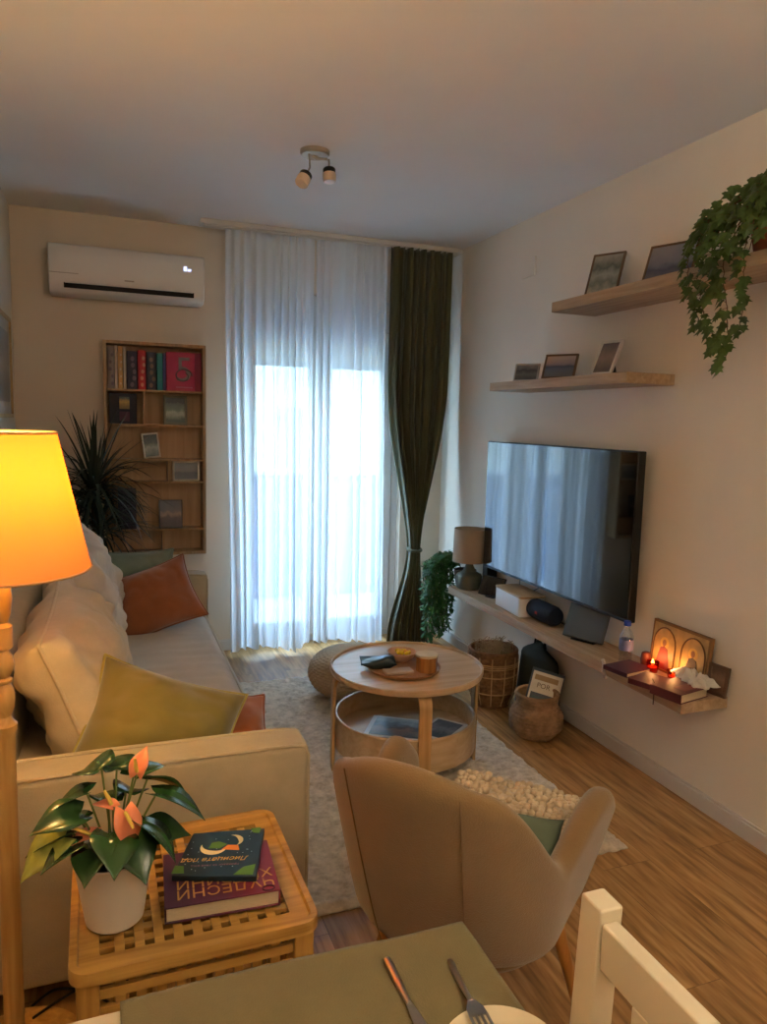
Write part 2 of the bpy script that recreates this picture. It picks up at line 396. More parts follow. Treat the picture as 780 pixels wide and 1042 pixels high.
# balcony door with two glazed leaves
def window():
    y0, y1 = YB + .06, YB + .13
    f = B()
    f.box((WX0, y0, 0), (WX0 + .05, y1, WZ)).box((WX1 - .05, y0, 0), (WX1, y1, WZ)).box((WX0 + .05, y0, WZ - .2), (WX1 - .05, y1, WZ)).box((WX0 + .05, y0, 0), (WX1 - .05, y1, .04))
    o = struct('door_1', f, M_white, bevel=.004)
    xm = (WX0 + WX1) / 2
    for a, b in ((WX0 + .055, xm - .002), (xm + .002, WX1 - .055)):
        l = B(); w = .075; z0, z1 = .045, WZ - .205; q0, q1 = y0 - .015, y1 - .02
        l.box((a, q0, z0), (a + w, q1, z1)).box((b - w, q0, z0), (b, q1, z1)).box((a + w, q0, z0), (b - w, q1, z0 + .1)).box((a + w, q0, z1 - w), (b - w, q1, z1))
        lf = l.fin('door_leaf', M_white, o, bevel=.004)
        B().box((a + w, y0 + .02, z0 + .1), (b - w, y0 + .026, z1 - w)).fin('glass_pane', M_glass, lf)
    h = B().box((WX0 + .075, y0 - .03, 1.16), (WX0 + .105, y0 - .015, 1.28)).tube([(WX0 + .09, y0 - .03, 1.25), (WX0 + .09, y0 - .06, 1.25), (WX0 + .09, y0 - .065, 1.13)], .009)
    h.fin('door_handle', M_steel, o)
    # roller shutter part-way down outside
    s = B()
    z = WZ - .1
    while z > 1.86:
        s.box((WX0 + .02, YB + .17, z - .047), (WX1 - .02, YB + .182, z)); z -= .05
    sh = s.fin('trim_1', M_of((176, 178, 176)), bevel=.003); sh['kind'] = 'structure'
window()
# balcony and the house opposite
struct('trim_2', B().box((-1.2, YB + .22, -.1), (3.4, 6.1, -.02)), M_of((196, 196, 198)))
p = thing('balcony_parapet', 'solid pale balcony parapet with a rail, bluish shade painted on, seen through the sheer curtain', 'balcony railing', (1.1, 6.0, -.02))
B().box((-2.2, 0, 0), (2.2, .1, 1.04)).fin('parapet_wall', mat('parapet_painted_shade', (96, 120, 160), .8, .2, 6, .05), p, bevel=.01)  # blue of the shaded balcony is painted into the wall colour
B().box((-2.2, -.03, 1.04), (2.2, .13, 1.08)).fin('coping', M_of((190, 200, 214)), p, bevel=.008)
hb = thing('opposite_building', 'pale sunlit house with a yellow upper storey beyond the balcony', 'building', (2.5, 14, -6))
B().box((-9, 0, 0), (9, 5, 8.6)).fin('lower_facade', M_of((170, 176, 166)), hb)
B().box((-9.1, -.1, 8.6), (9.1, 5, 9.9)).fin('upper_facade', M_of((186, 162, 70)), hb)
B().box((-9.5, -.5, 9.9), (9.5, 5.5, 10.1)).fin('roof', M_of((120, 92, 78)), hb)
for k in range(6):
    w = B().box((-7.6 + k * 2.7, -.12, 6.1), (-6.5 + k * 2.7, .02, 7.7)).fin('window', M_of((120, 134, 140)), hb)
    B().box((-7.7 + k * 2.7, -.2, 6.0), (-6.4 + k * 2.7, -.1, 6.1)).fin('window_sill', M_of((214, 212, 206)), w)
struct('trim_3', B().box((-14, 6.2, -6.1), (20, 60, -6)), M_of((120, 124, 110)))

# curtains -----------------------------------------------------------
def curtain_rail():
    b = B().box((.51, 4.41, 2.572), (2.15, 4.5, 2.6)).box((.53, 4.425, 2.562), (2.14, 4.432, 2.572)).box((.53, 4.472, 2.562), (2.14, 4.479, 2.572))
    tag(b.fin('curtain_rail', M_white, bevel=.002), 'white curtain rail fixed to the ceiling above the balcony door', 'curtain rail')
curtain_rail()
def sheer(name, xa0, xa1, xb0, xb1, zb, y, seed, label, nf):
    rnd = random.Random(seed); ph = [rnd.uniform(0, 6.28) for _ in range(6)]
    def fn(u, v):
        z = lerp(2.565, zb, v)
        k = sm(0, 1, v)
        x = lerp(lerp(xa0, xb0, k), lerp(xa1, xb1, k), u)
        w = u * nf * 2 * PI
        amp = .014 + .026 * sm(.0, .3, v)
        yy = math.sin(w + 1.9 * math.sin(u * 8 + ph[0]) + .9 * v * math.sin(u * 5 + ph[1])) * amp * (.75 + .4 * math.sin(u * 13 + ph[2]))
        yy += .018 * math.sin(w * .37 + ph[2] + 1.2 * v) * sm(.1, .8, v) + .01 * math.sin(w * .19 + ph[3])
        x += .012 * math.cos(w * .5 + ph[4]) * v
        if v > .9:   # hem bulges on the floor
            q = (v - .9) / .1; yy -= .035 * q * q * (.5 + .5 * math.sin(w * .23 + ph[5]))
            z += .02 * q * math.sin(w * .13 + ph[1])
        return (x, y + yy, z)
    b = B(); b.grid(fn, nf * 12, 46)
    o = b.fin(name, M_sheer, smooth=180)
    return tag(o, label, 'curtain', 'white sheer curtains')
sheer('sheer_curtain', .655, 1.19, .70, 1.20, .05, 4.455, 1, 'left panel of the white sheer curtain over the balcony door', 10)
sheer('sheer_curtain', 1.195, 1.66, 1.205, 1.69, .055, 4.45, 2, 'right panel of the white sheer curtain, beside the green drape', 8)
def green_curtain():
    t = thing('green_curtain', 'olive green drape gathered with a tie in the corner', 'curtain', (1.88, 4.42, 0))
    nf = 9
    def fn(u, v):
        z = lerp(2.565, .015, v)
        # width profile
        if z > .65:
            k = sm(.65, 1.75, z) ** .8; hw = lerp(.034, .205, k); cx = lerp(.0, -.005, k)
        else:
            k = sm(0, 1, (.65 - z) / .62); hw = lerp(.034, .14, k); cx = lerp(0, -.02, k)
        uu = u * 2 - 1
        x = cx + hw * uu
        g = hw / .215
        w = u * nf * 2 * PI
        amp = lerp(.045, .032, g)
        yy = amp * math.sin(w + .8 * math.sin(u * 7) + .5 * v) + .012 * math.sin(w * 2.1 + 3 * v)
        yy *= 1.0 if z < .65 or g > .3 else .9
        x += .006 * math.sin(w * 1.5 + 5 * v)
        yy -= .035 * (1 - g) * (1 - uu * uu)
        return (x, yy * (.6 + .4 * g) , z)
    b = B(); b.grid(fn, 150, 110)
    b.fin('drape', M_curt, t, smooth=180, solid=.003)
    pts = [(.042 * math.cos(a), -.015 + .05 * math.sin(a), .65 + .006 * math.sin(a)) for a in [k * 2 * PI / 24 for k in range(24)]]
    B().tube(pts, .011, 8, True).fin('tie_band', M_curt, t)
green_curtain()

# ------------------------------------------------------------------ rug
def rug():
    X0, X1, Y0, Y1 = .5, 1.70, 1.97, 3.97
    def fn(u, v):
        ed = min(u, 1 - u, (v) * 1.6, (1 - v) * 1.6)
        x = lerp(X0, X1, u); y = lerp(Y0, Y1, v)
        h = .006 + .016 * min(1, ed / .02)
        n = noise.noise(Vector((x * 38, y * 55, 0))) * .006 + noise.noise(Vector((x * 9, y * 13, 3))) * .006 + noise.noise(Vector((x * 95, y * 120, 7))) * .004
        e = .012 * noise.noise(Vector((x * 30, y * 30, 5))) if ed < .012 else 0
        return (x + e, y + e, max(.002, h + n))
    b = B(); g = b.grid(fn, 200, 330)
    n, m = len(g), len(g[0])
    edge = [g[i][0] for i in range(n)] + [g[n - 1][j] for j in range(1, m)] + [g[i][m - 1] for i in range(n - 2, -1, -1)] + [g[0][j] for j in range(m - 2, 0, -1)]
    lo = [b.bm.verts.new((v.co.x, v.co.y, 0.0005)) for v in edge]
    for k in range(len(edge)): b.bm.faces.new([edge[k], lo[k], lo[(k + 1) % len(lo)], edge[(k + 1) % len(lo)]])
    b.bm.faces.new(lo)
    o = b.fin('shag_rug', M_rug, smooth=180)
    tag(o, 'cream shaggy rug under the round coffee table', 'rug')
rug()

# ------------------------------------------------------------------ cushions
def pillow(name, w, h, t, m, seed, wr=.012, pipe=None, parent=None, M=None, dent=0, n=44, pinch=.1, pipe_r=.005, backm=None, power=.56):
    """stuffed square cushion, face +-Z, w along X, h along Y"""
    M = M or Matrix()
    def surf(u, v, s):
        a, c = u * 2 - 1, v * 2 - 1
        # corners stay out, sides pull in
        x = w / 2 * a * (1 - pinch * (1 - c * c) * abs(a) ** 2); y = h / 2 * c * (1 - pinch * (1 - a * a) * abs(c) ** 2)
        e = max(0, (1 - a ** 2) * (1 - c ** 2)) ** power
        nz = noise.noise(Vector((x * 7 + seed, y * 7, s * 2.3))) * wr * 2.2 + abs(noise.noise(Vector((x * 14, y * 14 + seed, s)))) * wr * 1.4
        z = s * (t / 2 * e + nz * min(1, e * 1.6))
        if dent: z -= dent * e * math.exp(-(a * a) * 14) * max(0, c + .2)
        return M @ Vector((x, y, z))
    b = B()
    top = b.grid(lambda u, v: surf(u, v, 1), n, n)
    bot = b.grid(lambda u, v: surf(u, v, -1), n, n, flip=True)
    if backm:
        b.bm.faces.ensure_lookup_table()
        for f in b.bm.faces[(n - 1) * (n - 1):]: f.material_index = 1
    bmesh.ops.remove_doubles(b.bm, verts=b.bm.verts, dist=.0004)
    ring = []
    for k in range(n): ring.append(surf(k / (n - 1), 0, 1))
    for k in range(1, n): ring.append(surf(1, k / (n - 1), 1))
    for k in range(n - 2, -1, -1): ring.append(surf(k / (n - 1), 1, 1))
    for k in range(n - 2, 0, -1): ring.append(surf(0, k / (n - 1), 1))
    o = b.fin(name, [m, backm] if backm else m, parent, smooth=180)
    if pipe: B().tube(ring, pipe_r, 6, True).fin('piping', pipe, o, smooth=180)
    return o

# ------------------------------------------------------------------ sofa
def sofa():
    y0, y1 = 1.85, 4.16
    t = thing('sofa', 'long beige linen sofa against the left wall, facing the television', 'sofa', (0, 3.0, 0))
    L = lambda x, y, z: (x, y - 3.0, z)
    def soft(a, b, bevel, nm, m, seed=0, wr=0.0, cuts=14):
        bb = B().box(L(*a), L(*b))
        bmesh.ops.bevel(bb.bm, geom=bb.bm.edges[:] + bb.bm.verts[:], offset=bevel, segments=4, profile=.6, affect='EDGES')
        o = bb.fin(nm, m, t, smooth=60)
        return o
    soft((-.44, y0 + .02, .05), (.46, y1 - .02, .3), .02, 'base', M_sofa)
    # seat pad with creases across it
    def seat(u, v, s=1):
        x = lerp(-.30, .485, u); y = lerp(y0 + .125, y1 - .12, v)
        e = min(1, min(u, 1 - u) * 14) ** .5 * min(1, min(v, 1 - v) * 40) ** .5
        z = .385 + .05 * e + .012 * math.sin(PI * v) * e
        cr = math.sin(y * 62 + 3 * noise.noise(Vector((x * 3, y * 3, 0))) + 2 * x)
        mask = math.exp(-((y - 3.2) / .42) ** 2)
        z += .0045 * cr * mask * e * (.5 + noise.noise(Vector((x * 4, y * 5, 2))))
        z += .006 * noise.noise(Vector((x * 5, y * 4, 6)))
        return L(x, y, z)
    b = B(); g = b.grid(seat, 30, 220)
    n, m = len(g), len(g[0])
    edge = [g[i][0] for i in range(n)] + [g[n - 1][j] for j in range(1, m)] + [g[i][m - 1] for i in range(n - 2, -1, -1)] + [g[0][j] for j in range(m - 2, 0, -1)]
    lo = [b.bm.verts.new((v.co.x, v.co.y, .285)) for v in edge]
    for k in range(len(edge)): b.bm.faces.new([edge[k], lo[k], lo[(k + 1) % len(lo)], edge[(k + 1) % len(lo)]])
    b.bm.faces.new(lo)
    sc = b.fin('seat_cushion', M_sofaseat, t, smooth=70)
    B().tube([L(.487, lerp(y0 + .13, y1 - .125, k / 40), .39 + .002 * math.sin(k)) for k in range(41)], .006, 6).fin('piping', M_sofaseat, sc)
    soft((-.455, y0 + .02, .28), (-.27, y1 - .02, .80), .05, 'backrest', M_sofa)
    for (a, c, zz, nm) in ((y0, y0 + .125, .605, 'near'), (y1 - .12, y1, .625, 'far')):
        o = soft((-.45, a, .06), (.50, c, zz), .022, 'armrest', M_sofa)
        yy = a + .012 if nm == 'near' else a + .012
        # piped seams round the outer panel
        for q in (a + .006, c - .006):
            pts = [L(.494, q, .08), L(.497, q, .3), L(.497, q, zz - .03), L(.485, q, zz - .008), L(.45, q, zz - .002), L(0, q, zz + .001), L(-.42, q, zz - .002)]
            B().tube(pts, .0055, 6).fin('piping', M_sofa, o)
    for x in (-.38, .40):
        for y in (y0 + .08, y1 - .08): B().lathe([(0, 0), (.02, 0), (.025, .055), (0, .055)], 14, T(Vector(L(x, y, 0)))).fin('foot', M_legwood, t)
sofa()
def cushion_thing(label, loc, rot, group=None, **k):
    o = pillow('sofa_cushion', **k); o.location = loc; o.rotation_euler = [R(a) for a in rot]
    return tag(o, label, 'cushion', group)
# big back cushions: local X along the sofa, Y up
def back_cushion(label, y, x, z, lean, yaw, w, h, t, seed, m):
    o = pillow('back_cushion', w, h, t, m, seed, .024, m, pinch=.06, n=64, power=.36, pipe_r=.006)
    o.matrix_world = T((x, y, z)) @ RZ(90 + yaw) @ RX(90 - lean)
    return tag(o, label, 'cushion', 'large back cushions of the sofa')
back_cushion('large beige back cushion at the near end of the sofa, lit by the floor lamp', 2.57, -.10, .635, 20, 0, .94, .48, .26, 3, M_cush)
back_cushion('large beige back cushion at the window end of the sofa', 3.52, -.10, .69, 14, 0, 1.0, .52, .24, 11, M_cush2)
def small(label, name, w, h, t, m, seed, Mx, pipe=None, backm=None, wr=.01, pinch=.1):
    o = pillow(name, w, h, t, m, seed, wr, pipe, pinch=pinch, backm=backm, n=50); o.matrix_world = Mx
    return tag(o, label, 'cushion')
small('olive green velvet cushion leaning at the near arm of the sofa', 'throw_pillow', .44, .39, .23, M_green, 21, T((.12, 2.12, .555)) @ RZ(8) @ RX(54) @ RZ(-25), M_greenpipe)
small('rust orange cushion lying behind the olive cushion', 'throw_pillow', .40, .38, .16, M_rust, 27, T((.27, 2.20, .485)) @ RZ(6) @ RX(26) @ RZ(-8), M_rust)
small('rust brown cushion propped at the far end of the sofa', 'throw_pillow', .42, .34, .17, M_rust2, 33, T((.20, 3.70, .585)) @ RZ(-4) @ RX(60) @ RZ(20), M_rust2)
small('grey green cushion behind the rust brown one at the far sofa arm', 'throw_pillow', .42, .40, .13, M_greenback, 39, T((.10, 3.90, .60)) @ RZ(-2) @ RX(70), M_greenback)

# ------------------------------------------------------------------ coffee table
def coffee_table():
    cx, cy = 1.172, 2.79
    t = thing('coffee_table', 'round light wood coffee table with a round storage tray below', 'coffee table', (cx, cy, 0))
    B().lathe([(0, .432), (.31, .432), (.322, .436), (.325, .444), (.325, .458), (.321, .462), (.316, .46), (.314, .452), (0, .452)], 72).fin('tabletop', M_tablewood, t)
    B().lathe([(0, .112), (.297, .112), (.301, .117), (.301, .249), (.298, .253), (.292, .253), (.289, .249), (.289, .168), (0, .168)], 72).fin('storage_tray', M_tablewood, t)
    for a in (262, 352, 172, 82):
        M = RZ(a)
        b = B()
        # bent flat leg: runs under the top, curves and drops outside the tray
        path = [(.20, .422), (.26, .422), (.29, .418), (.305, .404), (.311, .38), (.311, .0)]
        th = .013
        prev = None
        outer = []; inner = []
        for i, (r, z) in enumerate(path):
            a1 = Vector(path[min(i + 1, 5)]) - Vector(path[max(i - 1, 0)]); a1.normalize(); nrm = Vector((-a1.y, a1.x))
            outer.append(Vector((r, z)) + nrm * th * .5); inner.append(Vector((r, z)) - nrm * th * .5)
        loop = outer + inner[::-1]
        vs0 = [b.bm.verts.new(M @ Vector((p.x, -.026, max(0, p.y)))) for p in loop]; vs1 = [b.bm.verts.new(M @ Vector((p.x, .026, max(0, p.y)))) for p in loop]
        n = len(loop); N = len(outer)
        for i in range(N - 1):
            j = n - 1 - i
            b.bm.faces.new([vs0[i], vs0[i + 1], vs0[j - 1], vs0[j]]); b.bm.faces.new([vs1[i], vs1[j], vs1[j - 1], vs1[i + 1]])
        for i in range(n): b.bm.faces.new([vs0[i], vs1[i], vs1[(i + 1) % n], vs0[(i + 1) % n]])
        b.fin('leg', M_tableleg, t, bevel=.002)
coffee_table()
def table_items():
    z = .4525
    o = B().lathe([(0, 0), (.135, 0), (.15, .006), (.155, .016), (.151, .016), (.146, .009), (.132, .005), (0, .005)], 56).fin('serving_tray', M_of((168, 120, 78), .4))
    o.location = (1.145, 2.755, z); tag(o, 'thin round wooden tray on the coffee table', 'tray')
    zt = z + .0055
    b = thing('bowl', 'small pinkish bowl of yellow sweets on the round tray', 'bowl', (1.17, 2.845, zt))
    B().lathe([(0, .002), (.03, 0), (.052, .018), (.064, .042), (.061, .043), (.048, .02), (.028, .008), (0, .008)], 36).fin('bowl_body', M_of((206, 158, 124), .4), b)
    rnd = random.Random(4)
    sm_ = []
    for k in range(13):
        a = rnd.uniform(0, 6.28); r = rnd.uniform(0, .036)
        sw = B(); bmesh.ops.create_icosphere(sw.bm, subdivisions=2, radius=.012, matrix=T((1.17 + r * math.cos(a), 2.845 + r * math.sin(a), zt + .034 + .006 * rnd.random())) @ RZ(rnd.uniform(0, 180)) @ Matrix.Diagonal((1.3, .8, .8, 1)))
        q = sw.fin('sweet', M_of((232, 196, 40), .4) if k % 3 else M_of((226, 150, 60), .4)); q['group'] = 'sweets in the bowl'
        tag(q, 'small yellow wrapped sweet in the pinkish bowl', 'sweet', 'yellow sweets in the bowl') if k % 3 else tag(q, 'small orange wrapped sweet in the pinkish bowl', 'sweet', 'orange sweets in the bowl')
    c = thing('wooden_box', 'small octagonal wooden box with a pale lid on the round tray', 'box', (1.222, 2.695, zt), 10)
    oct_ = [(.045 * math.cos(R(22.5 + 45 * k)), .045 * math.sin(R(22.5 + 45 * k))) for k in range(8)]
    B().prism(oct_, 0, .062).fin('box_body', wood('box_walnut', (178, 120, 62), (140, 86, 40), .4, 'Z'), c, bevel=.002)
    B().prism([(x * 1.08, y * 1.08) for x, y in oct_], .062, .074).fin('lid', M_of((214, 196, 166), .5), c, bevel=.003)
    # dark pouch and a pale packet
    o = pillow('pouch', .15, .10, .03, M_of((34, 50, 52), .35), 51, .012, pinch=.02, n=24); o.matrix_world = T((1.045, 2.80, zt + .026)) @ RZ(-14) @ RX(5)
    tag(o, 'shiny dark teal pouch on the round tray', 'pouch')
    o = B().box((-.06, -.028, 0), (.06, .028, .012)).fin('packet', M_of((196, 172, 150), .5), bevel=.004); o.location = (1.10, 2.705, zt); o.rotation_euler = (0, 0, R(-2))
    tag(o, 'flat beige packet lying in front of the dark pouch', 'packet')
table_items()
def flatbook(name, label, cat, w, d, h, cover, loc, rot, pages=None, group=None, bevel=.0015):
    """closed book lying flat; spine along -X"""
    t = thing(name, label, cat, loc, rot, group)
    c = .0022 if h > .012 else .0009
    B().box((-w / 2, -d / 2, h - c), (w / 2, d / 2, h)).box((-w / 2, -d / 2, 0), (w / 2, d / 2, c)).box((-w / 2, -d / 2, c), (-w / 2 + c * 1.3, d / 2, h - c)).fin('cover', cover, t, bevel=bevel * .5)
    g = min(.005, w * .03)
    B().box((-w / 2 + c * 1.3, -d / 2 + g, c), (w / 2 - g, d / 2 - g, h - c)).fin('pages', pages or M_paper, t)
    return t
t = flatbook('magazine', 'large white-bordered picture book in the tray under the coffee table', 'magazine', .25, .215, .016, M_of((232, 234, 232), .4), (1.135, 2.785, .1685), (0, 0, R(-32)))
B().box((-.105, -.09, .016), (.105, .09, .0166)).fin('cover_picture', photo('magazine_picture', [(.1, (70, 76, 84)), (.35, (120, 96, 84)), (.5, (60, 60, 66)), (.75, (112, 140, 160)), (.95, (170, 190, 200))], 3, 1, 5, .7), t)
t = flatbook('magazine', 'smaller white-bordered book half behind the coffee table leg', 'magazine', .15, .21, .014, M_of((206, 200, 192), .4), (1.315, 2.72, .1685), (0, 0, R(-52)))
B().box((-.06, -.088, .014), (.06, .088, .0146)).fin('cover_picture', photo('magazine_picture_two', [(.2, (40, 44, 52)), (.5, (110, 110, 116)), (.8, (60, 66, 80))], 8, 1, 5, .8), t)

# pouf
def pouf():
    def fn(u, v):
        a = u * 2 * PI; p = (v - .5) * PI
        rr = .255 * math.cos(p) ** .55 if abs(math.cos(p)) > 1e-6 else 0
        z = .122 + .122 * math.sin(p)
        bump = 1 + .018 * math.sin(a * 38 + (math.floor(v * 26) % 2) * PI) * math.cos(p) + .012 * math.sin(v * 26 * 2 * PI)
        return (rr * bump * math.cos(a), rr * bump * math.sin(a), z * (1 if v > .02 else 1))
    b = B(); b.grid(fn, 228, 110, wrapu=True)
    bmesh.ops.remove_doubles(b.bm, verts=b.bm.verts, dist=.0008)
    o = b.fin('knitted_pouf', M_knit, smooth=180); o.location = (1.23, 3.62, .024)
    tag(o, 'round knitted beige pouf behind the coffee table', 'pouf')
pouf()

# ------------------------------------------------------------------ armchair
def armchair():
    t = thing('armchair', 'curved tan upholstered armchair seen from behind, on wooden legs', 'armchair', (.76, 1.45, 0), -49)
    # local: +Y front.  phi = 0 back, +-125 arm tips
    def rim(phi):
        a = abs(phi)
        h = lerp(.835 - .05 * min(1, a / 33) ** 2, .55, sm(33, 84, a)) + .075 * sm(84, 114, a)
        return h - .05 * sm(116, 126, a)
    def foot(phi, tt):
        """outer plan position at height fraction tt of the way up"""
        a = R(max(-90, min(90, phi)))
        k = tt ** .85
        bx = lerp(.24, .30, k); by = lerp(.20, .36, k)
        n = .97
        sx = math.copysign(abs(math.sin(a)) ** n, a); cyy = abs(math.cos(a)) ** n
        x = bx * sx; y = -by * cyy
        ex = max(0, abs(phi) - 90) / 36
        y += ex * lerp(.17, .33, k); x *= 1 + .24 * ex * k
        return x, y
    P = 60
    b = B(); loops = []
    for i in range(P + 1):
        phi = lerp(-126, 126, i / P)
        h = rim(phi); z0 = .325
        loop = []
        ns = 9
        th = lerp(.058, .07, sm(85, 120, abs(phi)))
        def pos(tt, z, inset):
            # reach depends on how high relative to full back
            q = (z - z0) / .475
            x, y = foot(phi, max(0, min(1, q)))
            x2, y2 = foot(phi + .5, max(0, min(1, q))) ; x1, y1 = foot(phi - .5, max(0, min(1, q)))
            tx, ty = x2 - x1, y2 - y1; l = math.hypot(tx, ty) or 1
            nx, ny = -ty / l, tx / l
            return (x + nx * inset, y + ny * inset, z)
        for k in range(ns + 1):
            z = lerp(z0, h - .02, k / ns); loop.append(pos(0, z, 0 if k else .012))
        loop.append(pos(0, h - .004, .014)); loop.append(pos(0, h, th * .5)); loop.append(pos(0, h - .004, th - .014))
        for k in range(ns, -1, -1):
            z = lerp(z0 + .06, h - .02, k / ns); loop.append(pos(0, z, th if k else th + .01))
        loops.append([b.bm.verts.new(v) for v in loop])
    n = len(loops[0])
    for A, C in zip(loops, loops[1:]):
        for k in range(n): b.bm.faces.new([A[k], A[(k + 1) % n], C[(k + 1) % n], C[k]])
    for Lp in (loops[0], loops[-1]):
        # rounded arm tips
        c = Vector((0, 0, 0))
        for v in Lp: c += v.co
        c /= n
        ring = [b.bm.verts.new(lerp(v.co, c, .35) + Vector((0, .022, 0))) for v in Lp]
        for k in range(n): b.bm.faces.new([Lp[k], Lp[(k + 1) % n], ring[(k + 1) % n], ring[k]])
        b.bm.faces.new(ring)
    sh = b.fin('shell', M_arm, t, smooth=180, sub=1)
    # seams on the back
    for sx in (-24, 24):
        pts = []
        for k in range(14):
            z = lerp(.34, .79, k / 13); q = (z - .325) / .475; x, y = foot(sx + 6 * math.copysign(1 - q, sx) * 0, q); pts.append((x, y - .0015, z))
        B().tube(pts, .0012, 5).fin('seam', M_of((120, 92, 58)), sh)
    # underside pan closing the bottom
    pan = []
    for k in range(40):
        phi = lerp(-126, 126, k / 39); x, y = foot(phi, 0); pan.append((x * .95, y * .95))
    m = len(pan)
    bb = B()
    rings = []
    for z, s in ((.300, .80), (.31, .90), (.33, .97), (.35, .97)):
        rings.append([bb.bm.verts.new((x * s, y * s, z)) for x, y in pan])
    bb.bm.faces.new(rings[0])
    for A, C in zip(rings, rings[1:]):
        for k in range(m): bb.bm.faces.new([A[k], A[(k + 1) % m], C[(k + 1) % m], C[k]])
    bb.bm.faces.new(rings[-1])
    bb.fin('seat_base', M_arm, t, smooth=50)
    # seat cushion
    sc = B(); rr = []
    for z, s in ((.352, .80), (.36, .86), (.40, .88), (.43, .85), (.442, .75)):
        rr.append([sc.bm.verts.new((x * s * 1.08, (y + .02) * s * 1.06 + .02, z)) for x, y in pan])
    sc.bm.faces.new(rr[0])
    for A, C in zip(rr, rr[1:]):
        for k in range(m): sc.bm.faces.new([A[k], A[(k + 1) % m], C[(k + 1) % m], C[k]])
    sc.bm.faces.new(rr[-1]); sc.fin('seat', M_arm, t, smooth=50)
    for sx, sy in ((-1, -1), (1, -1), (-1, 1), (1, 1)):
        B().tube([(sx * (.125 if sy < 0 else .19), sy * .13 + .02, .305), (sx * (.20 if sy < 0 else .26), sy * .20 + .01, 0.004)], [.02, .012], 14).fin('leg', M_legwood, t)
    return t
armchair()
# cushion and throw lying in the armchair
def chair_soft():
    o = pillow('seat_pillow', .24, .20, .07, M_of((96, 106, 84), .9), 61, .006, pinch=.08, n=24); o.matrix_world = T((.86, 1.40, .50)) @ RZ(-49) @ RX(20) @ RZ(10)
    tag(o, 'small green cushion inside the tan armchair', 'cushion')
    b = B(); rnd = random.Random(9)
    for i in range(21):
        for j in range(17):
            x = -.17 + .34 * i / 20; y = -.14 + .28 * j / 16
            bmesh.ops.create_icosphere(b.bm, subdivisions=1, radius=.0115, matrix=T((x + rnd.uniform(-.004, .004), y + rnd.uniform(-.004, .004), rnd.uniform(-.004, .006) + .004 * math.sin(i * .6))))
    bmesh.ops.create_cube(b.bm, size=1, matrix=T((0, 0, -.006)) @ Matrix.Diagonal((.33, .27, .014, 1)))
    o = b.fin('throw_blanket', M_throw, smooth=180); o.matrix_world = T((.935, 1.52, .50)) @ RZ(-45) @ RX(6)
    tag(o, 'nubbly cream throw folded over the seat of the armchair', 'blanket')
chair_soft()

# ------------------------------------------------------------------ right wall: shelves
def shelf(name, label, y0, y1, z0, z1, x0, group=None, m=M_shelfwood, seams=()):
    if not seams:
        return tag(B().box((x0, y0, z0), (XR, y1, z1)).fin(name, m, bevel=.0015), label, 'shelf', group)
    t = thing(name, label, 'shelf', ((x0 + XR) / 2, (y0 + y1) / 2, z0))
    ys = [y0] + list(seams) + [y1]
    for a, b in zip(ys, ys[1:]): B().box((x0 - (x0 + XR) / 2, a + .0006 - (y0 + y1) / 2, 0), ((XR - x0) / 2, b - .0006 - (y0 + y1) / 2, z1 - z0)).fin('board', m, t, bevel=.0015)
    return t
shelf('floating_shelf', 'higher of the two floating oak shelves, with the ivy plant on it', 1.66, 2.98, 2.002, 2.047, 1.92)
shelf('floating_shelf', 'lower floating oak shelf, directly above the television', 2.42, 3.54, 1.66, 1.704, 1.92)
shelf('long_floating_shelf', 'long low oak wall shelf under the television', 2.02, 4.0, .447, .49, 1.94, seams=(3.01,))

def frame(label, w, h, bw, mfr, pic, loc, yaw, lean=12, easel=True, group=None, name='picture_frame', mount=None):
    """photo frame, local width X, height Z, facing -Y"""
    t = thing(name, label, 'picture frame', loc, (0, 0, R(yaw)), group)
    M = RX(-lean); d = .012
    f = B()
    f.box((-w / 2, -d, 0), (w / 2, 0, bw), M).box((-w / 2, -d, h - bw), (w / 2, 0, h), M).box((-w / 2, -d, bw), (-w / 2 + bw, 0, h - bw), M).box((w / 2 - bw, -d, bw), (w / 2, 0, h - bw), M)
    f.box((-w / 2 + bw, -.004, bw), (w / 2 - bw, 0, h - bw), M)
    f.fin('frame', mfr, t, bevel=.001)
    g = mount or 0
    if g: B().box((-w / 2 + bw, -.0062, bw), (w / 2 - bw, -.0045, h - bw), M).fin('mount', M_of((214, 208, 198)), t)
    B().box((-w / 2 + bw + g, -.0078, bw + g), (w / 2 - bw - g, -.0064, h - bw - g)).fin('photograph', pic, t).matrix_local = M
    if easel:
        y2 = h * .62
        B().box((-.018, 0, 0), (.018, .004, y2), T((0, math.sin(R(lean)) * y2 + .006, math.cos(R(lean)) * y2)) @ RX(16) @ T((0, 0, -y2))).fin('easel_leg', M_black, t)
    return t
dkf = M_of((104, 82, 62)); wf = M_of((214, 208, 198)); lf_ = wood('thin_oak_frame', (190, 150, 108), (156, 118, 78), .4, 'Z')
sea = [(.1, (100, 104, 110)), (.4, (88, 100, 122)), (.5, (64, 76, 100)), (.6, (140, 130, 140)), (.9, (176, 160, 156))]
P = lambda n, st, s, **k: photo(n, st, s, **k)
# higher shelf
frame('thin brown frame with a tall photo, first on the higher shelf', .15, .215, .008, dkf, P('print_a', [(.1, (180, 170, 150)), (.3, (110, 118, 108)), (.5, (150, 156, 150)), (.7, (84, 92, 88)), (.95, (150, 150, 140))], 5), (2.03, 2.77, 2.048), -62, 22)
frame('wider brown frame with a blue grey photo next to the ivy', .205, .165, .008, dkf, P('print_b', [(.1, (110, 108, 122)), (.3, (74, 84, 110)), (.5, (126, 134, 154)), (.9, (140, 146, 162))], 9), (2.03, 2.36, 2.048), -70, 22)
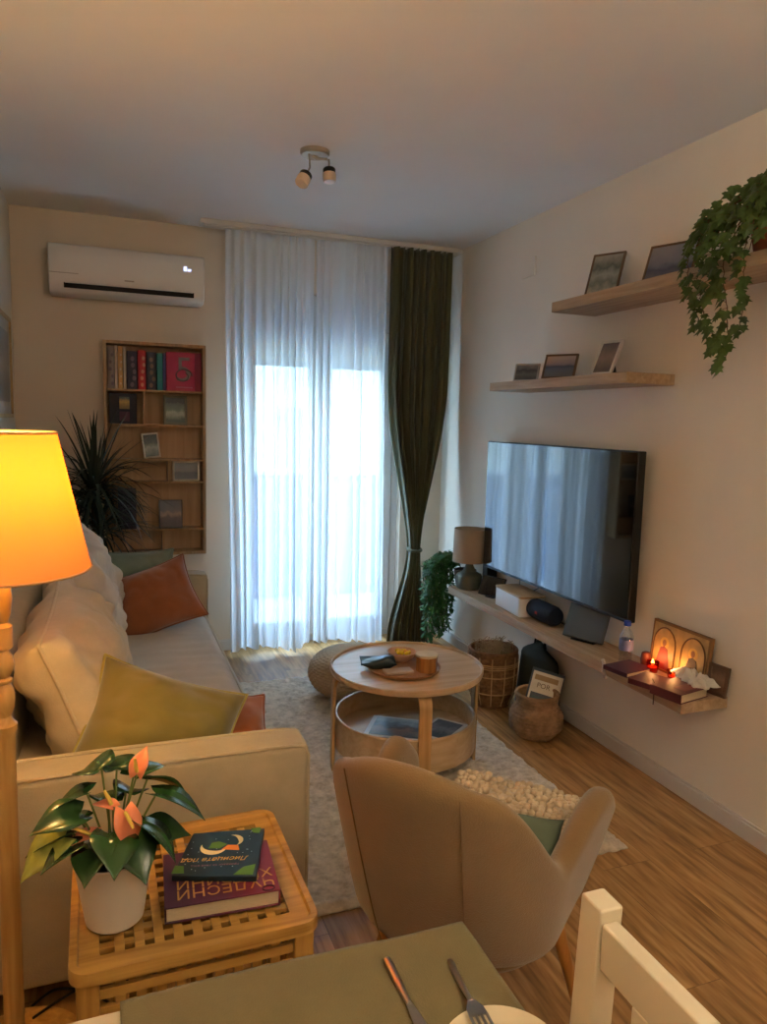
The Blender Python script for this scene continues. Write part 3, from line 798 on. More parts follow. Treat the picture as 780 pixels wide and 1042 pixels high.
# lower shelf
frame('small pale frame at the window end of the lower shelf', .13, .095, .007, M_of((190, 186, 176)), P('print_c', [(.1, (84, 86, 84)), (.4, (120, 122, 118)), (.6, (74, 78, 80)), (.9, (140, 142, 140))], 2), (2.0, 3.31, 1.7045), -52, 20)
frame('brown framed sunset seascape, middle of the lower shelf', .165, .125, .009, dkf, P('print_d', sea, 4, amt=.2), (2.0, 3.02, 1.7045), -58, 22)
frame('white framed narrow photo near the end of the lower shelf', .12, .165, .012, wf, P('print_e', [(.1, (90, 78, 70)), (.5, (140, 122, 112)), (.9, (96, 88, 90))], 6), (2.0, 2.69, 1.7045), -80, 24)

# ivy
def ivy_leaf(bm, M, s):
    pts = [(0, 0), (.22, -.1), (.5, .05), (.36, .3), (.55, .62), (.24, .6), (0, 1.05), (-.24, .6), (-.55, .62), (-.36, .3), (-.5, .05), (-.22, -.1)]
    c = bm.verts.new(M @ Vector((0, .35 * s, .06 * s)))
    vs = [bm.verts.new(M @ Vector((x * s, y * s, -.10 * s * abs(x) * 2))) for x, y in pts]
    for i in range(len(vs)): bm.faces.new([c, vs[i], vs[(i + 1) % len(vs)]])
def ivy():
    t = thing('ivy_plant', 'trailing ivy in a brown pot at the end of the higher shelf', 'plant', (2.02, 1.86, 2.0475))
    B().lathe([(0, 0), (.055, 0), (.075, .11), (.08, .115), (.08, .125), (.07, .125), (.066, .1), (0, .098)], 30).fin('pot', M_terra, t)
    B().lathe([(0, .104), (.067, .1005), (.067, .098), (0, .098)], 20).fin('soil', M_soil, t)
    rnd = random.Random(12)
    st = B(); lv = B()
    def strand(pts, ls, dens):
        P3 = [Vector(p) for p in pts]; cur = []
        for i in range(len(P3) - 1):
            p0 = P3[max(i - 1, 0)]; p1 = P3[i]; p2 = P3[i + 1]; p3 = P3[min(i + 2, len(P3) - 1)]
            for k in range(6):
                u = k / 6; cur.append(.5 * ((2 * p1) + (p2 - p0) * u + (2 * p0 - 5 * p1 + 4 * p2 - p3) * u * u + (-p0 + 3 * p1 - 3 * p2 + p3) * u ** 3))
        cur.append(P3[-1])
        cur = [c + Vector((rnd.uniform(-.005, .005), rnd.uniform(-.006, .006), 0)) for c in cur]
        st.tube(cur, .0016, 5)
        for c in cur[2:]:
            for q in range(dens):
                out = Vector((-rnd.uniform(.1, 1), rnd.uniform(-.9, .9), rnd.uniform(-.3, .6))).normalized()
                s = rnd.uniform(.75, 1.2) * ls
                pos = c + out * rnd.uniform(.008, .03)
                y_ax = Vector((out.x * .4, out.y * .7 + rnd.uniform(-.3, .3), -1 + rnd.uniform(-.2, .5))).normalized()
                z_ax = (out + Vector((-.3, -.5, .3))).normalized(); x_ax = y_ax.cross(z_ax).normalized(); z_ax = x_ax.cross(y_ax)
                M = Matrix((x_ax, y_ax, z_ax)).transposed().to_4x4(); M.translation = pos
                ivy_leaf(lv.bm, M, s)
                st.tube([c, pos], .0008, 4)
    # long trails over the edge: (x,y,z) relative to the pot base
    strand([(0, 0.012, .13), (-.10, 0.105, .16), (-.15, 0.167, .08), (-.15, 0.161, -.04), (-.15, 0.136, -.14), (-.15, 0.099, -.22), (-.15, 0.050, -.27), (-.15, 0.037, -.30)], .036, 1)
    strand([(-.02, 0.025, .13), (-.09, 0.136, .17), (-.13, 0.205, .10), (-.14, 0.223, 0), (-.14, 0.205, -.08), (-.14, 0.180, -.15), (-.14, 0.143, -.22)], .034, 1)
    strand([(-.02, 0.000, .13), (-.12, 0.031, .12), (-.15, 0.050, .0), (-.15, 0.037, -.12), (-.15, 0.019, -.22), (-.15, 0.012, -.31), (-.15, 0.031, -.37)], .042, 1)
    strand([(-.02, -0.012, .13), (-.12, -0.025, .10), (-.15, -0.031, -.03), (-.15, -0.037, -.15), (-.15, -0.043, -.26)], .04, 1)
    strand([(-.02, -0.025, .13), (-.10, 0.074, .14), (-.14, 0.105, .06), (-.15, 0.099, -.04), (-.15, 0.081, -.12)], .04, 2)
    for k in range(26):
        a = rnd.uniform(.4 * PI, 1.75 * PI); r = rnd.uniform(.06, .17)
        top = Vector((-.02 + .5 * r * math.cos(a), r * math.sin(a) * -1 * 1.0, rnd.uniform(.15, .24)))
        end = Vector((max(-.16, r * math.cos(a) * 1.2 - .04), -r * 1.7 * math.sin(a) + rnd.uniform(-.03, .06), rnd.uniform(.0, .17)))
        strand([(0, 0, .12), top, end], .042, 1)
    st.fin('stems', M_stem, t); lv.fin('foliage', M_ivy, t, smooth=0)
ivy()

# ------------------------------------------------------------------ television
def tv():
    t = thing('television', 'large flat black television mounted on the right wall', 'television', (2.07, 3.135, 1.02), (0, R(0), R(0)))
    w, h = 1.30, .735
    B().box((-.012, -w / 2, -h / 2), (.03, w / 2, h / 2)).fin('body', M_black, t, bevel=.004)
    B().box((-.0138, -w / 2 + .006, -h / 2 + .016), (-.0122, w / 2 - .006, h / 2 - .006)).fin('screen', M_screen, t)
    B().box((.03, -.2, -.15), (.05, .2, .12)).box((.05, -.14, -.1), (.0899, .14, .1)).fin('wall_mount', M_black, t)
tv()
o = tag(B().box((0, 0, 0), (.012, .125, .10)).fin('wall_cover_plate', M_wall, bevel=.003), 'small white square cover plate high on the right wall', 'cover plate'); o.location = (XR - .012, 3.52, 2.285)

# ------------------------------------------------------------------ things on the low shelf
ZS = .4905
def shelf_things():
    t = thing('table_lamp', 'small table lamp with a beige drum shade and grey green base', 'lamp', (2.04, 3.92, ZS))
    B().lathe([(0, 0), (.072, 0), (.078, .006), (.080, .075), (.072, .088), (.04, .105), (.026, .135), (.018, .16), (0, .16)], 40).fin('base', M_sagepot, t)
    B().lathe([(.006, .16), (.006, .22)], 10).fin('stem', M_steel, t)
    s = B().lathe([(.104, .165), (.100, .365), (.098, .365), (.102, .165)], 48, closed=True).fin('lamp_shade', M_drum, t)
    B().lathe([(.006, .30), (.1, .302), (.1, .304), (.006, .303)], 24, closed=True).fin('spider', M_steel, t)
    B().lathe([(0, .22), (.012, .22), (.022, .255), (.018, .28), (0, .288)], 16).fin('bulb', M_plastic, t)
    # small black speaker box behind the far edge of the television
    o = B().box((-.035, -.03, 0), (.035, .03, .20)).fin('speaker_box', M_black, bevel=.006); o.location = (2.115, 3.80, ZS); tag(o, 'narrow black upright box between the table lamp and the television', 'speaker')
    # dark tablet
    t = thing('tablet', 'dark tablet leaning on a stand beside the small lamp', 'tablet', (2.04, 3.66, ZS), (0, 0, R(-68)))
    B().box((-.085, -.005, .008), (.085, .005, .125), RX(-22)).fin('tablet_body', M_black, t, bevel=.003)
    B().box((-.078, -.0058, .014), (.078, -.0051, .119), RX(-22)).fin('screen', M_screen, t)
    B().box((-.03, 0, 0), (.03, .07, .006)).box((-.03, .0, 0), (.03, .006, .03), T((0, .04, 0)) @ RX(18)).fin('stand', M_black, t)
    # white box with a wooden lid
    t = thing('storage_box', 'white storage box with a light wood lid on the low shelf', 'box', (2.065, 3.37, ZS), -4)
    B().prism(rrect(-.075, -.155, .075, .155, .02), 0, .098).fin('box_body', M_plastic, t, bevel=.003)
    B().prism(rrect(-.077, -.157, .077, .157, .02), .098, .108).fin('lid', M_wood, t, bevel=.002)
    # cylinder speaker
    t = thing('bluetooth_speaker', 'rounded dark blue portable speaker with a small red badge', 'speaker', (2.06, 3.12, ZS + .052), (0, 0, 0))
    B().lathe([(0, -.115), (.03, -.115), (.044, -.105), (.051, -.08), (.052, 0), (.051, .08), (.044, .105), (.03, .115), (0, .115)], 36, RX(90) @ Matrix()).fin('speaker_body', mat('navy_mesh', (26, 34, 50), .8, .3, 300, .3, .6), t)
    B().box((-.0545, -.014, -.006), (-.0515, .004, .008)).fin('badge', M_of((196, 60, 50)), t, bevel=.001)
    # smart display
    t = thing('smart_display', 'tablet display with a light blue grey reflection painted on its screen, tilted on the low shelf in front of the television', 'display', (2.04, 2.77, ZS), (0, 0, R(-66)))
    Md = RX(-24)
    B().box((-.105, -.006, .01), (.105, .006, .172), Md).fin('display_body', M_of((70, 78, 88), .4), t, bevel=.004)
    B().box((-.098, -.0072, .016), (.098, -.0061, .166), Md).fin('screen', mat('display_painted_reflection', (74, 90, 108), .12, .8, 3, .1), t)  # lighter base colour stands in for the curtain reflected in the screen
    B().prism([(-.0, 0), (.10, 0), (.07, .06)], -.06, .06, RZ(90) @ RY(0) @ Matrix(((1, 0, 0, 0), (0, 0, 1, 0), (0, 1, 0, 0), (0, 0, 0, 1)))).fin('stand', M_black, t)
    # cables behind
    b = B().tube([(2.10, 3.52, ZS + .004), (2.13, 3.45, ZS + .05), (2.135, 3.30, ZS + .13), (2.13, 3.27, ZS + .20)], .003, 6).tube([(2.06, 3.58, ZS + .006), (2.11, 3.53, ZS + .03), (2.14, 3.50, ZS + .10), (2.13, 3.48, ZS + .16)], .003, 6)
    tag(b.tube([(2.12, 3.62, ZS + .004), (2.13, 3.2, ZS + .004), (2.13, 2.9, ZS + .004)], .003, 6).fin('cable', M_black), 'black cables running behind the boxes on the low shelf', 'cable')
    # bottle
    t = thing('water_bottle', 'small clear water bottle with a blue cap at the near end of the shelf', 'bottle', (2.035, 2.455, ZS))
    B().lathe([(0, .002), (.022, 0), (.027, .006), (.026, .03), (.028, .045), (.026, .06), (.028, .1), (.029, .115), (.022, .138), (.012, .152), (.0115, .165), (0, .165)], 28).fin('bottle_body', M_bottle, t)
    B().lathe([(.0285, .06), (.0295, .062), (.0295, .105), (.0285, .107)], 28).fin('wrapper_band', M_of((120, 124, 170), .5), t)
    B().lathe([(0, .165), (.015, .165), (.015, .183), (.013, .185), (0, .185)], 20).fin('cap', M_of((30, 56, 140), .4), t)
    # votive candles: two glasses
    for (x, y, lab) in ((2.075, 2.335, 'red glass votive candle burning beside the bottle'), (2.075, 2.215, 'amber votive candle burning in front of the painted panel')):
        t = thing('votive_candle', lab, 'candle', (x, y, ZS))
        B().lathe([(0, 0), (.02, 0), (.026, .045), (.024, .045), (.018, .005), (0, .005)], 24).fin('glass_cup', M_redglass, t)
        B().lathe([(0, .005), (.018, .005), (.02, .022), (0, .022)], 18).fin('wax', M_of((214, 150, 96)), t)
        B().lathe([(0, .024), (.005, .030), (.006, .036), (.003, .047), (0, .054)], 12).fin('flame', emit('flame' + lab[:3], (255, 150, 50), 12), t)
        L = bpy.data.lights.new('votive_flame', 'POINT'); L.energy = .2; L.color = (1, .45, .15); L.shadow_soft_size = .012
        lo = bpy.data.objects.new('votive_flame', L); col.objects.link(lo); lo.parent = t; lo.location = (0, 0, .062)
    o = B().lathe([(0, 0), (.02, 0), (.023, .03), (.019, .055), (.013, .06), (0, .06)], 20).fin('small_jar', M_of((110, 52, 36), .4)); o.location = (2.10, 2.405, ZS); tag(o, 'small reddish brown jar beside the water bottle', 'jar')
    # painted panel, two arches
    t = thing('painted_panel', 'gold painted wooden panel with two robed figures under arches', 'painting', (2.128, 2.245, ZS), (0, 0, R(-90)))
    Mp = RX(-5); w, h = .315, .205
    B().box((-w / 2, -.018, 0), (w / 2, 0, h), Mp).fin('board', M_of((128, 92, 52), .5), t, bevel=.002)
    gold = mat('gold_ground', (176, 142, 88), .45, .4, 30, .2)
    fig = M_of((56, 42, 40)); halo = M_of((206, 164, 84)); red = M_of((132, 62, 56)); skin = M_of((150, 104, 74))
    B().box((-w / 2 + .01, -.0188, .01), (w / 2 - .01, -.0182, h - .01), Mp).fin('painted_ground', gold, t)
    for cx, mm in ((-w / 4, red), (w / 4, fig)):
        pts = [(cx + .062 * math.cos(R(a)), 0, .11 + .072 * math.sin(R(a))) for a in range(0, 181, 12)]
        B().tube([(cx + .062, 0, .012)] + pts + [(cx - .062, 0, .012)], .003, 6, M=Mp @ T((0, -.02, 0))).fin('arch', M_of((96, 62, 34)), t)
        Mv = Mp @ T((cx, -.0188, .012)) @ RX(90)
        B().prism([(-.042, 0), (.042, 0), (.03, .05), (.02, .085), (0, .095), (-.02, .085), (-.03, .05)], 0, .0012, Mv).fin('robed_figure', mm, t)
        B().lathe([(0, .0014), (.024, .0014), (.024, 0), (0, 0)], 20, Mv @ T((0, .108, -.0004))).fin('halo', halo, t)
        B().lathe([(0, .0022), (.012, .0022), (.012, 0), (0, 0)], 16, Mv @ T((0, .108, 0)) @ Matrix.Diagonal((.85, 1.15, 1, 1))).fin('face', skin, t)
    # small dark frame at the end
    frame('small dark carved frame at the near end of the low shelf', .085, .115, .012, M_of((84, 64, 50)), P('print_f', [(.2, (86, 66, 52)), (.6, (120, 96, 74)), (.9, (80, 60, 46))], 7), (2.128, 2.045, ZS), -82, 8, easel=False)
    # three maroon books
    mar = M_of((88, 34, 42), .5)
    def mb(label, w, d, h, loc, yaw, m):
        return flatbook('book', label, 'book', w, d, h, m, loc, (0, 0, R(yaw)))
    mb('thin dark maroon book lying at the left, next to the bottle', .155, .125, .018, (1.985, 2.375, ZS), 10, M_of((70, 32, 48), .5))
    b2 = mb('small maroon book with a red cover between the other two', .13, .105, .022, (1.965, 2.225, ZS), 20, mar)
    b3 = mb('thick maroon book with pale pages at the near corner of the low shelf', .165, .135, .036, (1.99, 2.09, ZS), 12, M_of((92, 42, 44), .5))
    B().box((-.035, -.05, .0362), (.055, -.0, .0368)).fin('cover_panel', M_of((122, 66, 56), .5), b3)
    # ribbon hanging over the edge
    b = B().tube([(1.96, 2.20, ZS + .0275), (1.936, 2.16, ZS + .028), (1.931, 2.155, ZS + .012), (1.931, 2.155, ZS - .055)], .0022, 6)
    o = b.fin('ribbon_bookmark', M_of((74, 44, 34))); tag(o, 'dark ribbon hanging over the front edge of the low shelf', 'ribbon')
    # beads / tassel at the left book
    b = B(); rnd = random.Random(3)
    for k in range(9): bmesh.ops.create_icosphere(b.bm, subdivisions=2, radius=.008, matrix=T((1.933 + .003 * math.sin(k), 2.47 - .002 * k, ZS + .018 - .0085 * k)))
    tag(b.fin('bead_string', M_of((196, 186, 176))), 'short string of white beads hanging at the left maroon book', 'beads')
    # crumpled lace cloth with dark ribbon
    def cr(u, v):
        x = lerp(-.055, .045, u); y = lerp(-.095, .095, v)
        n = noise.noise(Vector((x * 30, y * 30, 1))) * .028 + noise.noise(Vector((x * 70, y * 70, 4))) * .014
        e = (1 - (2 * u - 1) ** 4) * (1 - (2 * v - 1) ** 4)
        return (x + .012 * noise.noise(Vector((x * 40, y * 40, 9))), y + .012 * noise.noise(Vector((x * 40, y * 40, 12))), max(.001, .014 + .030 * e + n * (.4 + e)))
    b = B(); b.grid(cr, 40, 60); o = b.fin('crumpled_cloth', fabric('white_lace', (204, 196, 184), 120, .8), smooth=180, solid=.002); o.location = (2.10, 2.125, ZS + .02); o.rotation_euler = (0, 0, R(-14))
    tag(o, 'crumpled white lace cloth between the painted panel and the thick book', 'cloth')
shelf_things()

# trailing plant at the window end of the shelf
def trailing():
    t = thing('trailing_plant', 'leafy green plant trailing from a pot at the window end of the low shelf', 'plant', (2.0, 4.10, 0))
    B().lathe([(0, 0), (.055, 0), (.07, .1), (.066, .1), (.06, .085), (0, .085)], 24, T((.04, -.045, .0))).fin('pot', M_of((90, 74, 58)), t).location = (0.01, -.06, .4905)
    rnd = random.Random(5); st = B(); lv = B()
    for k in range(44):
        a = rnd.uniform(.15 * PI, 1.25 * PI)
        ex = -.06 + rnd.uniform(-.085, .075); ey = rnd.uniform(-.0, .12)
        ln = rnd.uniform(.2, .54)
        if ex > -.03: ln = rnd.uniform(.25, .52)
        p = [Vector((.03, -.09, .60)), Vector((lerp(.03, ex, .6), lerp(-.09, ey, .6), .66 + rnd.uniform(0, .03))), Vector((ex, ey, .60)), Vector((ex + rnd.uniform(-.02, .02), ey, .60 - ln * .5)), Vector((ex + rnd.uniform(-.02, .03), ey, max(.03, .60 - ln)))]
        cur = []
        for i in range(len(p) - 1):
            for q in range(7): cur.append(p[i].lerp(p[i + 1], q / 7))
        st.tube(cur, .0015, 4)
        for c in cur[4:]:
            for z in range(3):
                d = Vector((rnd.uniform(-1, 1), rnd.uniform(-1, .5), rnd.uniform(-1.3, .1))).normalized()
                s = Vector((d.y, -d.x, rnd.uniform(-.3, .3))).normalized(); L = rnd.uniform(.03, .052); w = L * .22
                nn = d.cross(s) * .15 * w
                v = [lv.bm.verts.new(c), lv.bm.verts.new(c + d * L * .45 + s * w + nn), lv.bm.verts.new(c + d * L), lv.bm.verts.new(c + d * L * .45 - s * w + nn)]
                lv.bm.faces.new(v)
    st.fin('stems', M_gstem, t); lv.fin('foliage', M_fern, t, smooth=0)
trailing()

# ------------------------------------------------------------------ baskets on the floor
def basket(label, loc, prof, m, nrib, twist, rows):
    t = thing('basket', label, 'basket', loc)
    H_ = prof[-1][1]
    def rad(z):
        for (r0, z0), (r1, z1) in zip(prof, prof[1:]):
            if z <= z1: return lerp(r0, r1, sm(0, 1, (z - z0) / (z1 - z0)) if z1 > z0 else 0)
        return prof[-1][0]
    def fn(u, v):
        z = lerp(.004, H_, v); r = rad(z); a = u * 2 * PI
        w = math.sin(a * nrib + (math.floor(v * rows) % 2) * PI) * .0028 + .0022 * math.sin(v * rows * 2 * PI)
        return ((r + w) * math.cos(a), (r + w) * math.sin(a), z)
    b = B(); g = b.grid(fn, nrib * 5, rows * 5 + 1, wrapu=True)
    def fi(u, v):
        z = lerp(H_, .012, v); r = rad(z) - .009; a = u * 2 * PI
        return (r * math.cos(a), r * math.sin(a), z)
    b.grid(fi, nrib * 2, 12, wrapu=True)
    b.lathe([(0, .004), (rad(0), .004), (rad(0) - .005, .012), (0, .012)], 36)
    o = b.fin('basket_body', m, t, smooth=180)
    pts = [((rad(H_) - .004) * math.cos(k * PI / 24), (rad(H_) - .004) * math.sin(k * PI / 24), H_ + .002) for k in range(48)]
    B().tube(pts, .009, 8, True).fin('rim', m, t)
    return t, rad
t, rad = basket('tall open wicker basket of dried twigs under the low shelf', (1.895, 3.33, 0), [(.095, 0), (.125, .10), (.13, .26), (.128, .30)], M_wick, 26, 0, 15)
# pale cane hoops and verticals over the weave
for z in (.09, .18, .225, .235, .245):
    pts = [((rad(z) + .004) * math.cos(k * PI / 24), (rad(z) + .004) * math.sin(k * PI / 24), z) for k in range(48)]
    B().tube(pts, .003, 6, True).fin('cane_hoop', M_of((176, 136, 96)), t)
for k in range(12):
    a = k * PI / 6; B().tube([((rad(z) + .004) * math.cos(a), (rad(z) + .004) * math.sin(a), z) for z in (.02, .08, .14, .2, .28)], .003, 6).fin('cane_upright', M_of((176, 136, 96)), t)
def twigs():
    b = B(); rnd = random.Random(8)
    for k in range(190):
        a = rnd.uniform(0, 6.28); r = rnd.uniform(0, .095); p = Vector((r * math.cos(a), r * math.sin(a), .16))
        q = p * 1.15; q.z = rnd.uniform(.29, .335); a2 = rnd.uniform(0, 6.28)
        e = q + Vector((math.cos(a2), math.sin(a2), rnd.uniform(-.1, .9))) * rnd.uniform(.02, .045)
        if math.hypot(e.x, e.y) > .112: e.x *= .8; e.y *= .8
        b.tube([p, q, e], .0022, 4)
    o = b.fin('dried_twigs', M_of((150, 130, 104))); o.location = (1.895, 3.33, 0); tag(o, 'tangle of dried twigs filling the tall wicker basket', 'dried twigs', kind='stuff')
twigs()
# dark bag standing behind the baskets
def dark_bag():
    def fn(u, v):
        a = u * 2 * PI; z = v * .36
        r = (.115 * (1 - .25 * v)) * (1 - sm(.8, 1, v) * .75)
        return (r * .58 * math.cos(a) * (1 + .06 * noise.noise(Vector((math.cos(a) * 3, z * 9, 0)))), r * 1.7 * math.sin(a), z + .012 * math.sin(a * 2) * v)
    b = B(); g = b.grid(fn, 40, 30, wrapu=True)
    b.bm.faces.new([g[i][0] for i in range(40)]); b.bm.faces.new([g[i][-1] for i in range(40)])
    t = thing('dark_bag', 'dark green soft bag standing behind the two baskets against the wall', 'bag', (2.085, 3.18, 0))
    b.fin('bag_body', M_of((44, 50, 44), .7), t, smooth=120)
    B().tube([(0, -.05, .34), (0, -.04, .385), (0, .0, .40), (0, .04, .385), (0, .05, .34)], .006, 6).fin('handle', M_of((28, 30, 28)), t)
dark_bag()
t, rad2 = basket('lower belly-shaped wicker basket holding magazines', (1.90, 2.90, 0), [(.085, 0), (.125, .06), (.125, .11), (.095, .17), (.102, .21)], M_wick2, 22, 0, 13)
def magazines():
    dat = [((1.915, 2.93, .03), (-14, 10), .16, .215, (70, 78, 88), 'dark covered magazine at the back of the belly-shaped basket'), ((1.90, 2.905, .035), (-16, 8), .145, .205, (226, 218, 200), 'pale newspaper-like magazine standing in the belly-shaped basket'), ((1.89, 2.885, .03), (-18, 4), .135, .115, (92, 98, 100), 'grey magazine at the front of the belly-shaped basket')]
    for i, (loc, (lean, roll), w, h, c, lab) in enumerate(dat):
        t = thing('magazine', lab, 'magazine', loc, (0, 0, 0))
        t.matrix_world = T(Vector(loc)) @ RZ(-32) @ RX(lean) @ RY(12)
        B().box((-w / 2, -.003, 0), (w / 2, .003, h + .06)).fin('cover', M_of(c, .5), t, bevel=.001)
        if i == 1:
            text('headline', 'POR', .034, M_of((120, 104, 84)), t, T((-.01, -.0034, h - .005)) @ RX(90), .0002)
            B().box((-w / 2 + .012, -.0038, h + .02), (w / 2 - .02, -.0031, h + .045)).fin('cover_strip', M_of((170, 140, 100)), t)
        else:
            B().box((-w / 2 + .01, -.0038, .02), (w / 2 - .01, -.0031, h + .045)).fin('cover_picture', photo('mag_cover_%d' % i, [(.2, (40, 48, 60)), (.5, (120, 86, 70)), (.8, (84, 104, 104))], i * 3, 2, 4, .8), t)
magazines()

# ------------------------------------------------------------------ back wall: air conditioner
def aircon():
    t = thing('air_conditioner', 'white split air conditioner on the wall above the bookcase', 'air conditioner', (.125, YB, 2.13))
    w = .41
    prof = [(0, .0), (-.13, 0), (-.165, .02), (-.185, .06), (-.195, .12), (-.195, .20), (-.185, .245), (-.165, .262), (0, .262)]
    b = B(); M = Matrix(((0, 0, 1, 0), (1, 0, 0, 0), (0, 1, 0, 0), (0, 0, 0, 1)))
    b.prism([(y, z) for y, z in prof], -w, w, M)
    b.fin('casing', M_plastic, t, bevel=.008, segs=3)
    B().box((-w + .075, -.183, .028), (w - .06, -.15, .057)).fin('air_outlet', M_dark, t, bevel=.002)
    fl = B().box((-w + .08, -.197, .052), (w - .065, -.186, .060)); fl.fin('louvre', M_plastic, t, bevel=.001)
    B().box((-w + .004, -.1975, .1), (-w + .15, -.1955, .104)).fin('reflection_strip', M_steel, t)  # bright line standing in for a reflection on the casing
    B().box((w - .118, -.1975, .17), (w - .10, -.1955, .195)).box((w - .096, -.1975, .17), (w - .078, -.1955, .182)).fin('indicator', emit('indicator_light', (200, 210, 255), 1.0), t, bevel=.001)
    B().box((-.025, -.1975, .083), (.025, -.1958, .09)).fin('badge', M_of((168, 160, 150)), t)
aircon()

# bookcase -----------------------------------------------------------
BX0, BX1, BZ0, BZ1, BY = -.02, .548, .655, 1.898, 4.505
def bookcase():
    t = thing('wall_bookcase', 'tall shallow oak bookcase hung on the back wall', 'bookcase', ((BX0 + BX1) / 2, BY, BZ0))
    cx = (BX0 + BX1) / 2; th = .018; dp = YB - BY
    L = lambda a, b: (((a[0] - cx), a[1] - BY, a[2] - BZ0), ((b[0] - cx), b[1] - BY, b[2] - BZ0))
    f = B()
    for a, b in (((BX0, BY, BZ0), (BX0 + th, YB, BZ1)), ((BX1 - th, BY, BZ0), (BX1, YB, BZ1)), ((BX0 + th, BY, BZ1 - th), (BX1 - th, YB, BZ1)), ((BX0 + th, BY, BZ0), (BX1 - th, YB, BZ0 + th))): f.box(*L(a, b))
    f.fin('case', M_caseX, t, bevel=.001)
    B().box(*L((BX0 + th, YB - .008, BZ0 + th), (BX1 - th, YB - .001, BZ1 - th))).fin('back_panel', M_caseback, t)
    for z in (1.628, 1.429, 1.228, 1.095, .812): B().box(*L((BX0 + th, BY + .004, z - .012), (BX1 - th, YB - .008, z))).fin('shelf', M_caseX, t, bevel=.0008)
    for x, z0, z1 in ((.20, 1.429, 1.616), (.335, 1.095, 1.216), (.30, BZ0 + th, .80)): B().box(*L((x - .006, BY + .006, z0), (x + .006, YB - .008, z1))).fin('divider', M_caseX, t)
bookcase()
def bookrow():
    z = 1.6285
    dat = [(.002, .040, .235, (120, 108, 106), 'patterned grey brown book, leftmost on the top shelf of the bookcase', (84, 70, 80)),
           (.042, .058, .242, (206, 186, 170), 'thin white book on the top shelf of the bookcase', None),
           (.060, .086, .238, (194, 148, 92), 'orange and cream book on the top shelf of the bookcase', (206, 190, 170)),
           (.088, .104, .236, (196, 178, 156), 'cream book beside the navy one on the top shelf', None),
           (.108, .164, .215, (36, 36, 62), 'navy book with a pale figure on the spine', (120, 100, 120)),
           (.167, .212, .222, (178, 32, 44), 'bright red book on the top shelf of the bookcase', (196, 140, 120)),
           (.215, .268, .215, (44, 48, 66), 'dark blue grey book between the red and teal books', (130, 104, 90)),
           (.271, .305, .212, (20, 122, 126), 'teal book on the top shelf of the bookcase', None),
           (.307, .322, .215, (66, 56, 112), 'thin purple book beside the large crimson one', None)]
    for x0, x1, h, c, lab, deco in dat:
        cx = (x0 + x1) / 2; w = (x1 - x0) / 2
        t = thing('book', lab, 'book', (cx, BY + .008, z))
        B().box((-w, 0, 0), (-w + .002, .10, h)).box((w - .002, 0, 0), (w, .10, h)).box((-w, 0, 0), (w, .003, h)).fin('cover', M_of(c, .5), t)
        B().box((-w + .002, .003, .002), (w - .002, .097, h - .004)).fin('pages', M_paper, t)
        if deco:
            b = B(); rnd = random.Random(int(x0 * 1000))
            for k in range(5):
                zz = h * (.12 + .17 * k); xx = rnd.uniform(-w * .1, w * .5)
                b.lathe([(0, 0), (w * .38, 0), (w * .38, .0008), (0, .0008)], 9, T((xx, -.0002, zz)) @ RX(90) @ Matrix.Diagonal((1, 1.4, 1, 1)))
            b.fin('spine_pattern', M_of(deco), t)
    t = thing('book', 'large crimson book standing face out with a swirling figure 5', 'book', (.425, BY + .03, z))
    B().box((-.098, 0, 0), (.10, .004, .225)).box((-.098, .02, 0), (.10, .024, .225)).box((-.10, 0, 0), (-.096, .024, .225)).fin('cover', M_of((176, 40, 84), .5), t, bevel=.001)
    B().box((-.095, .004, .002), (.096, .02, .221)).fin('pages', M_paper, t)
    B().box((.062, -.001, .002), (.0995, 0, .223)).fin('cover_edge', M_of((120, 26, 58)), t)
    sil = M_of((150, 140, 140))
    text('cover_numeral', '5', .205, sil, t, T((0, -.0008, .118)) @ RX(90), .0005)
    pts = [(.052 * math.cos(a) * (1 - a / 14) - .004, -.001, .088 + .045 * math.sin(a) * (1 - a / 14)) for a in [k * .35 for k in range(22)]]
    B().tube(pts, .004, 6).fin('cover_swirl', M_of((92, 84, 88)), t)
    B().box((-.045, -.0009, .018), (.05, 0, .026)).fin('cover_line', M_of((198, 120, 150)), t)
bookrow()
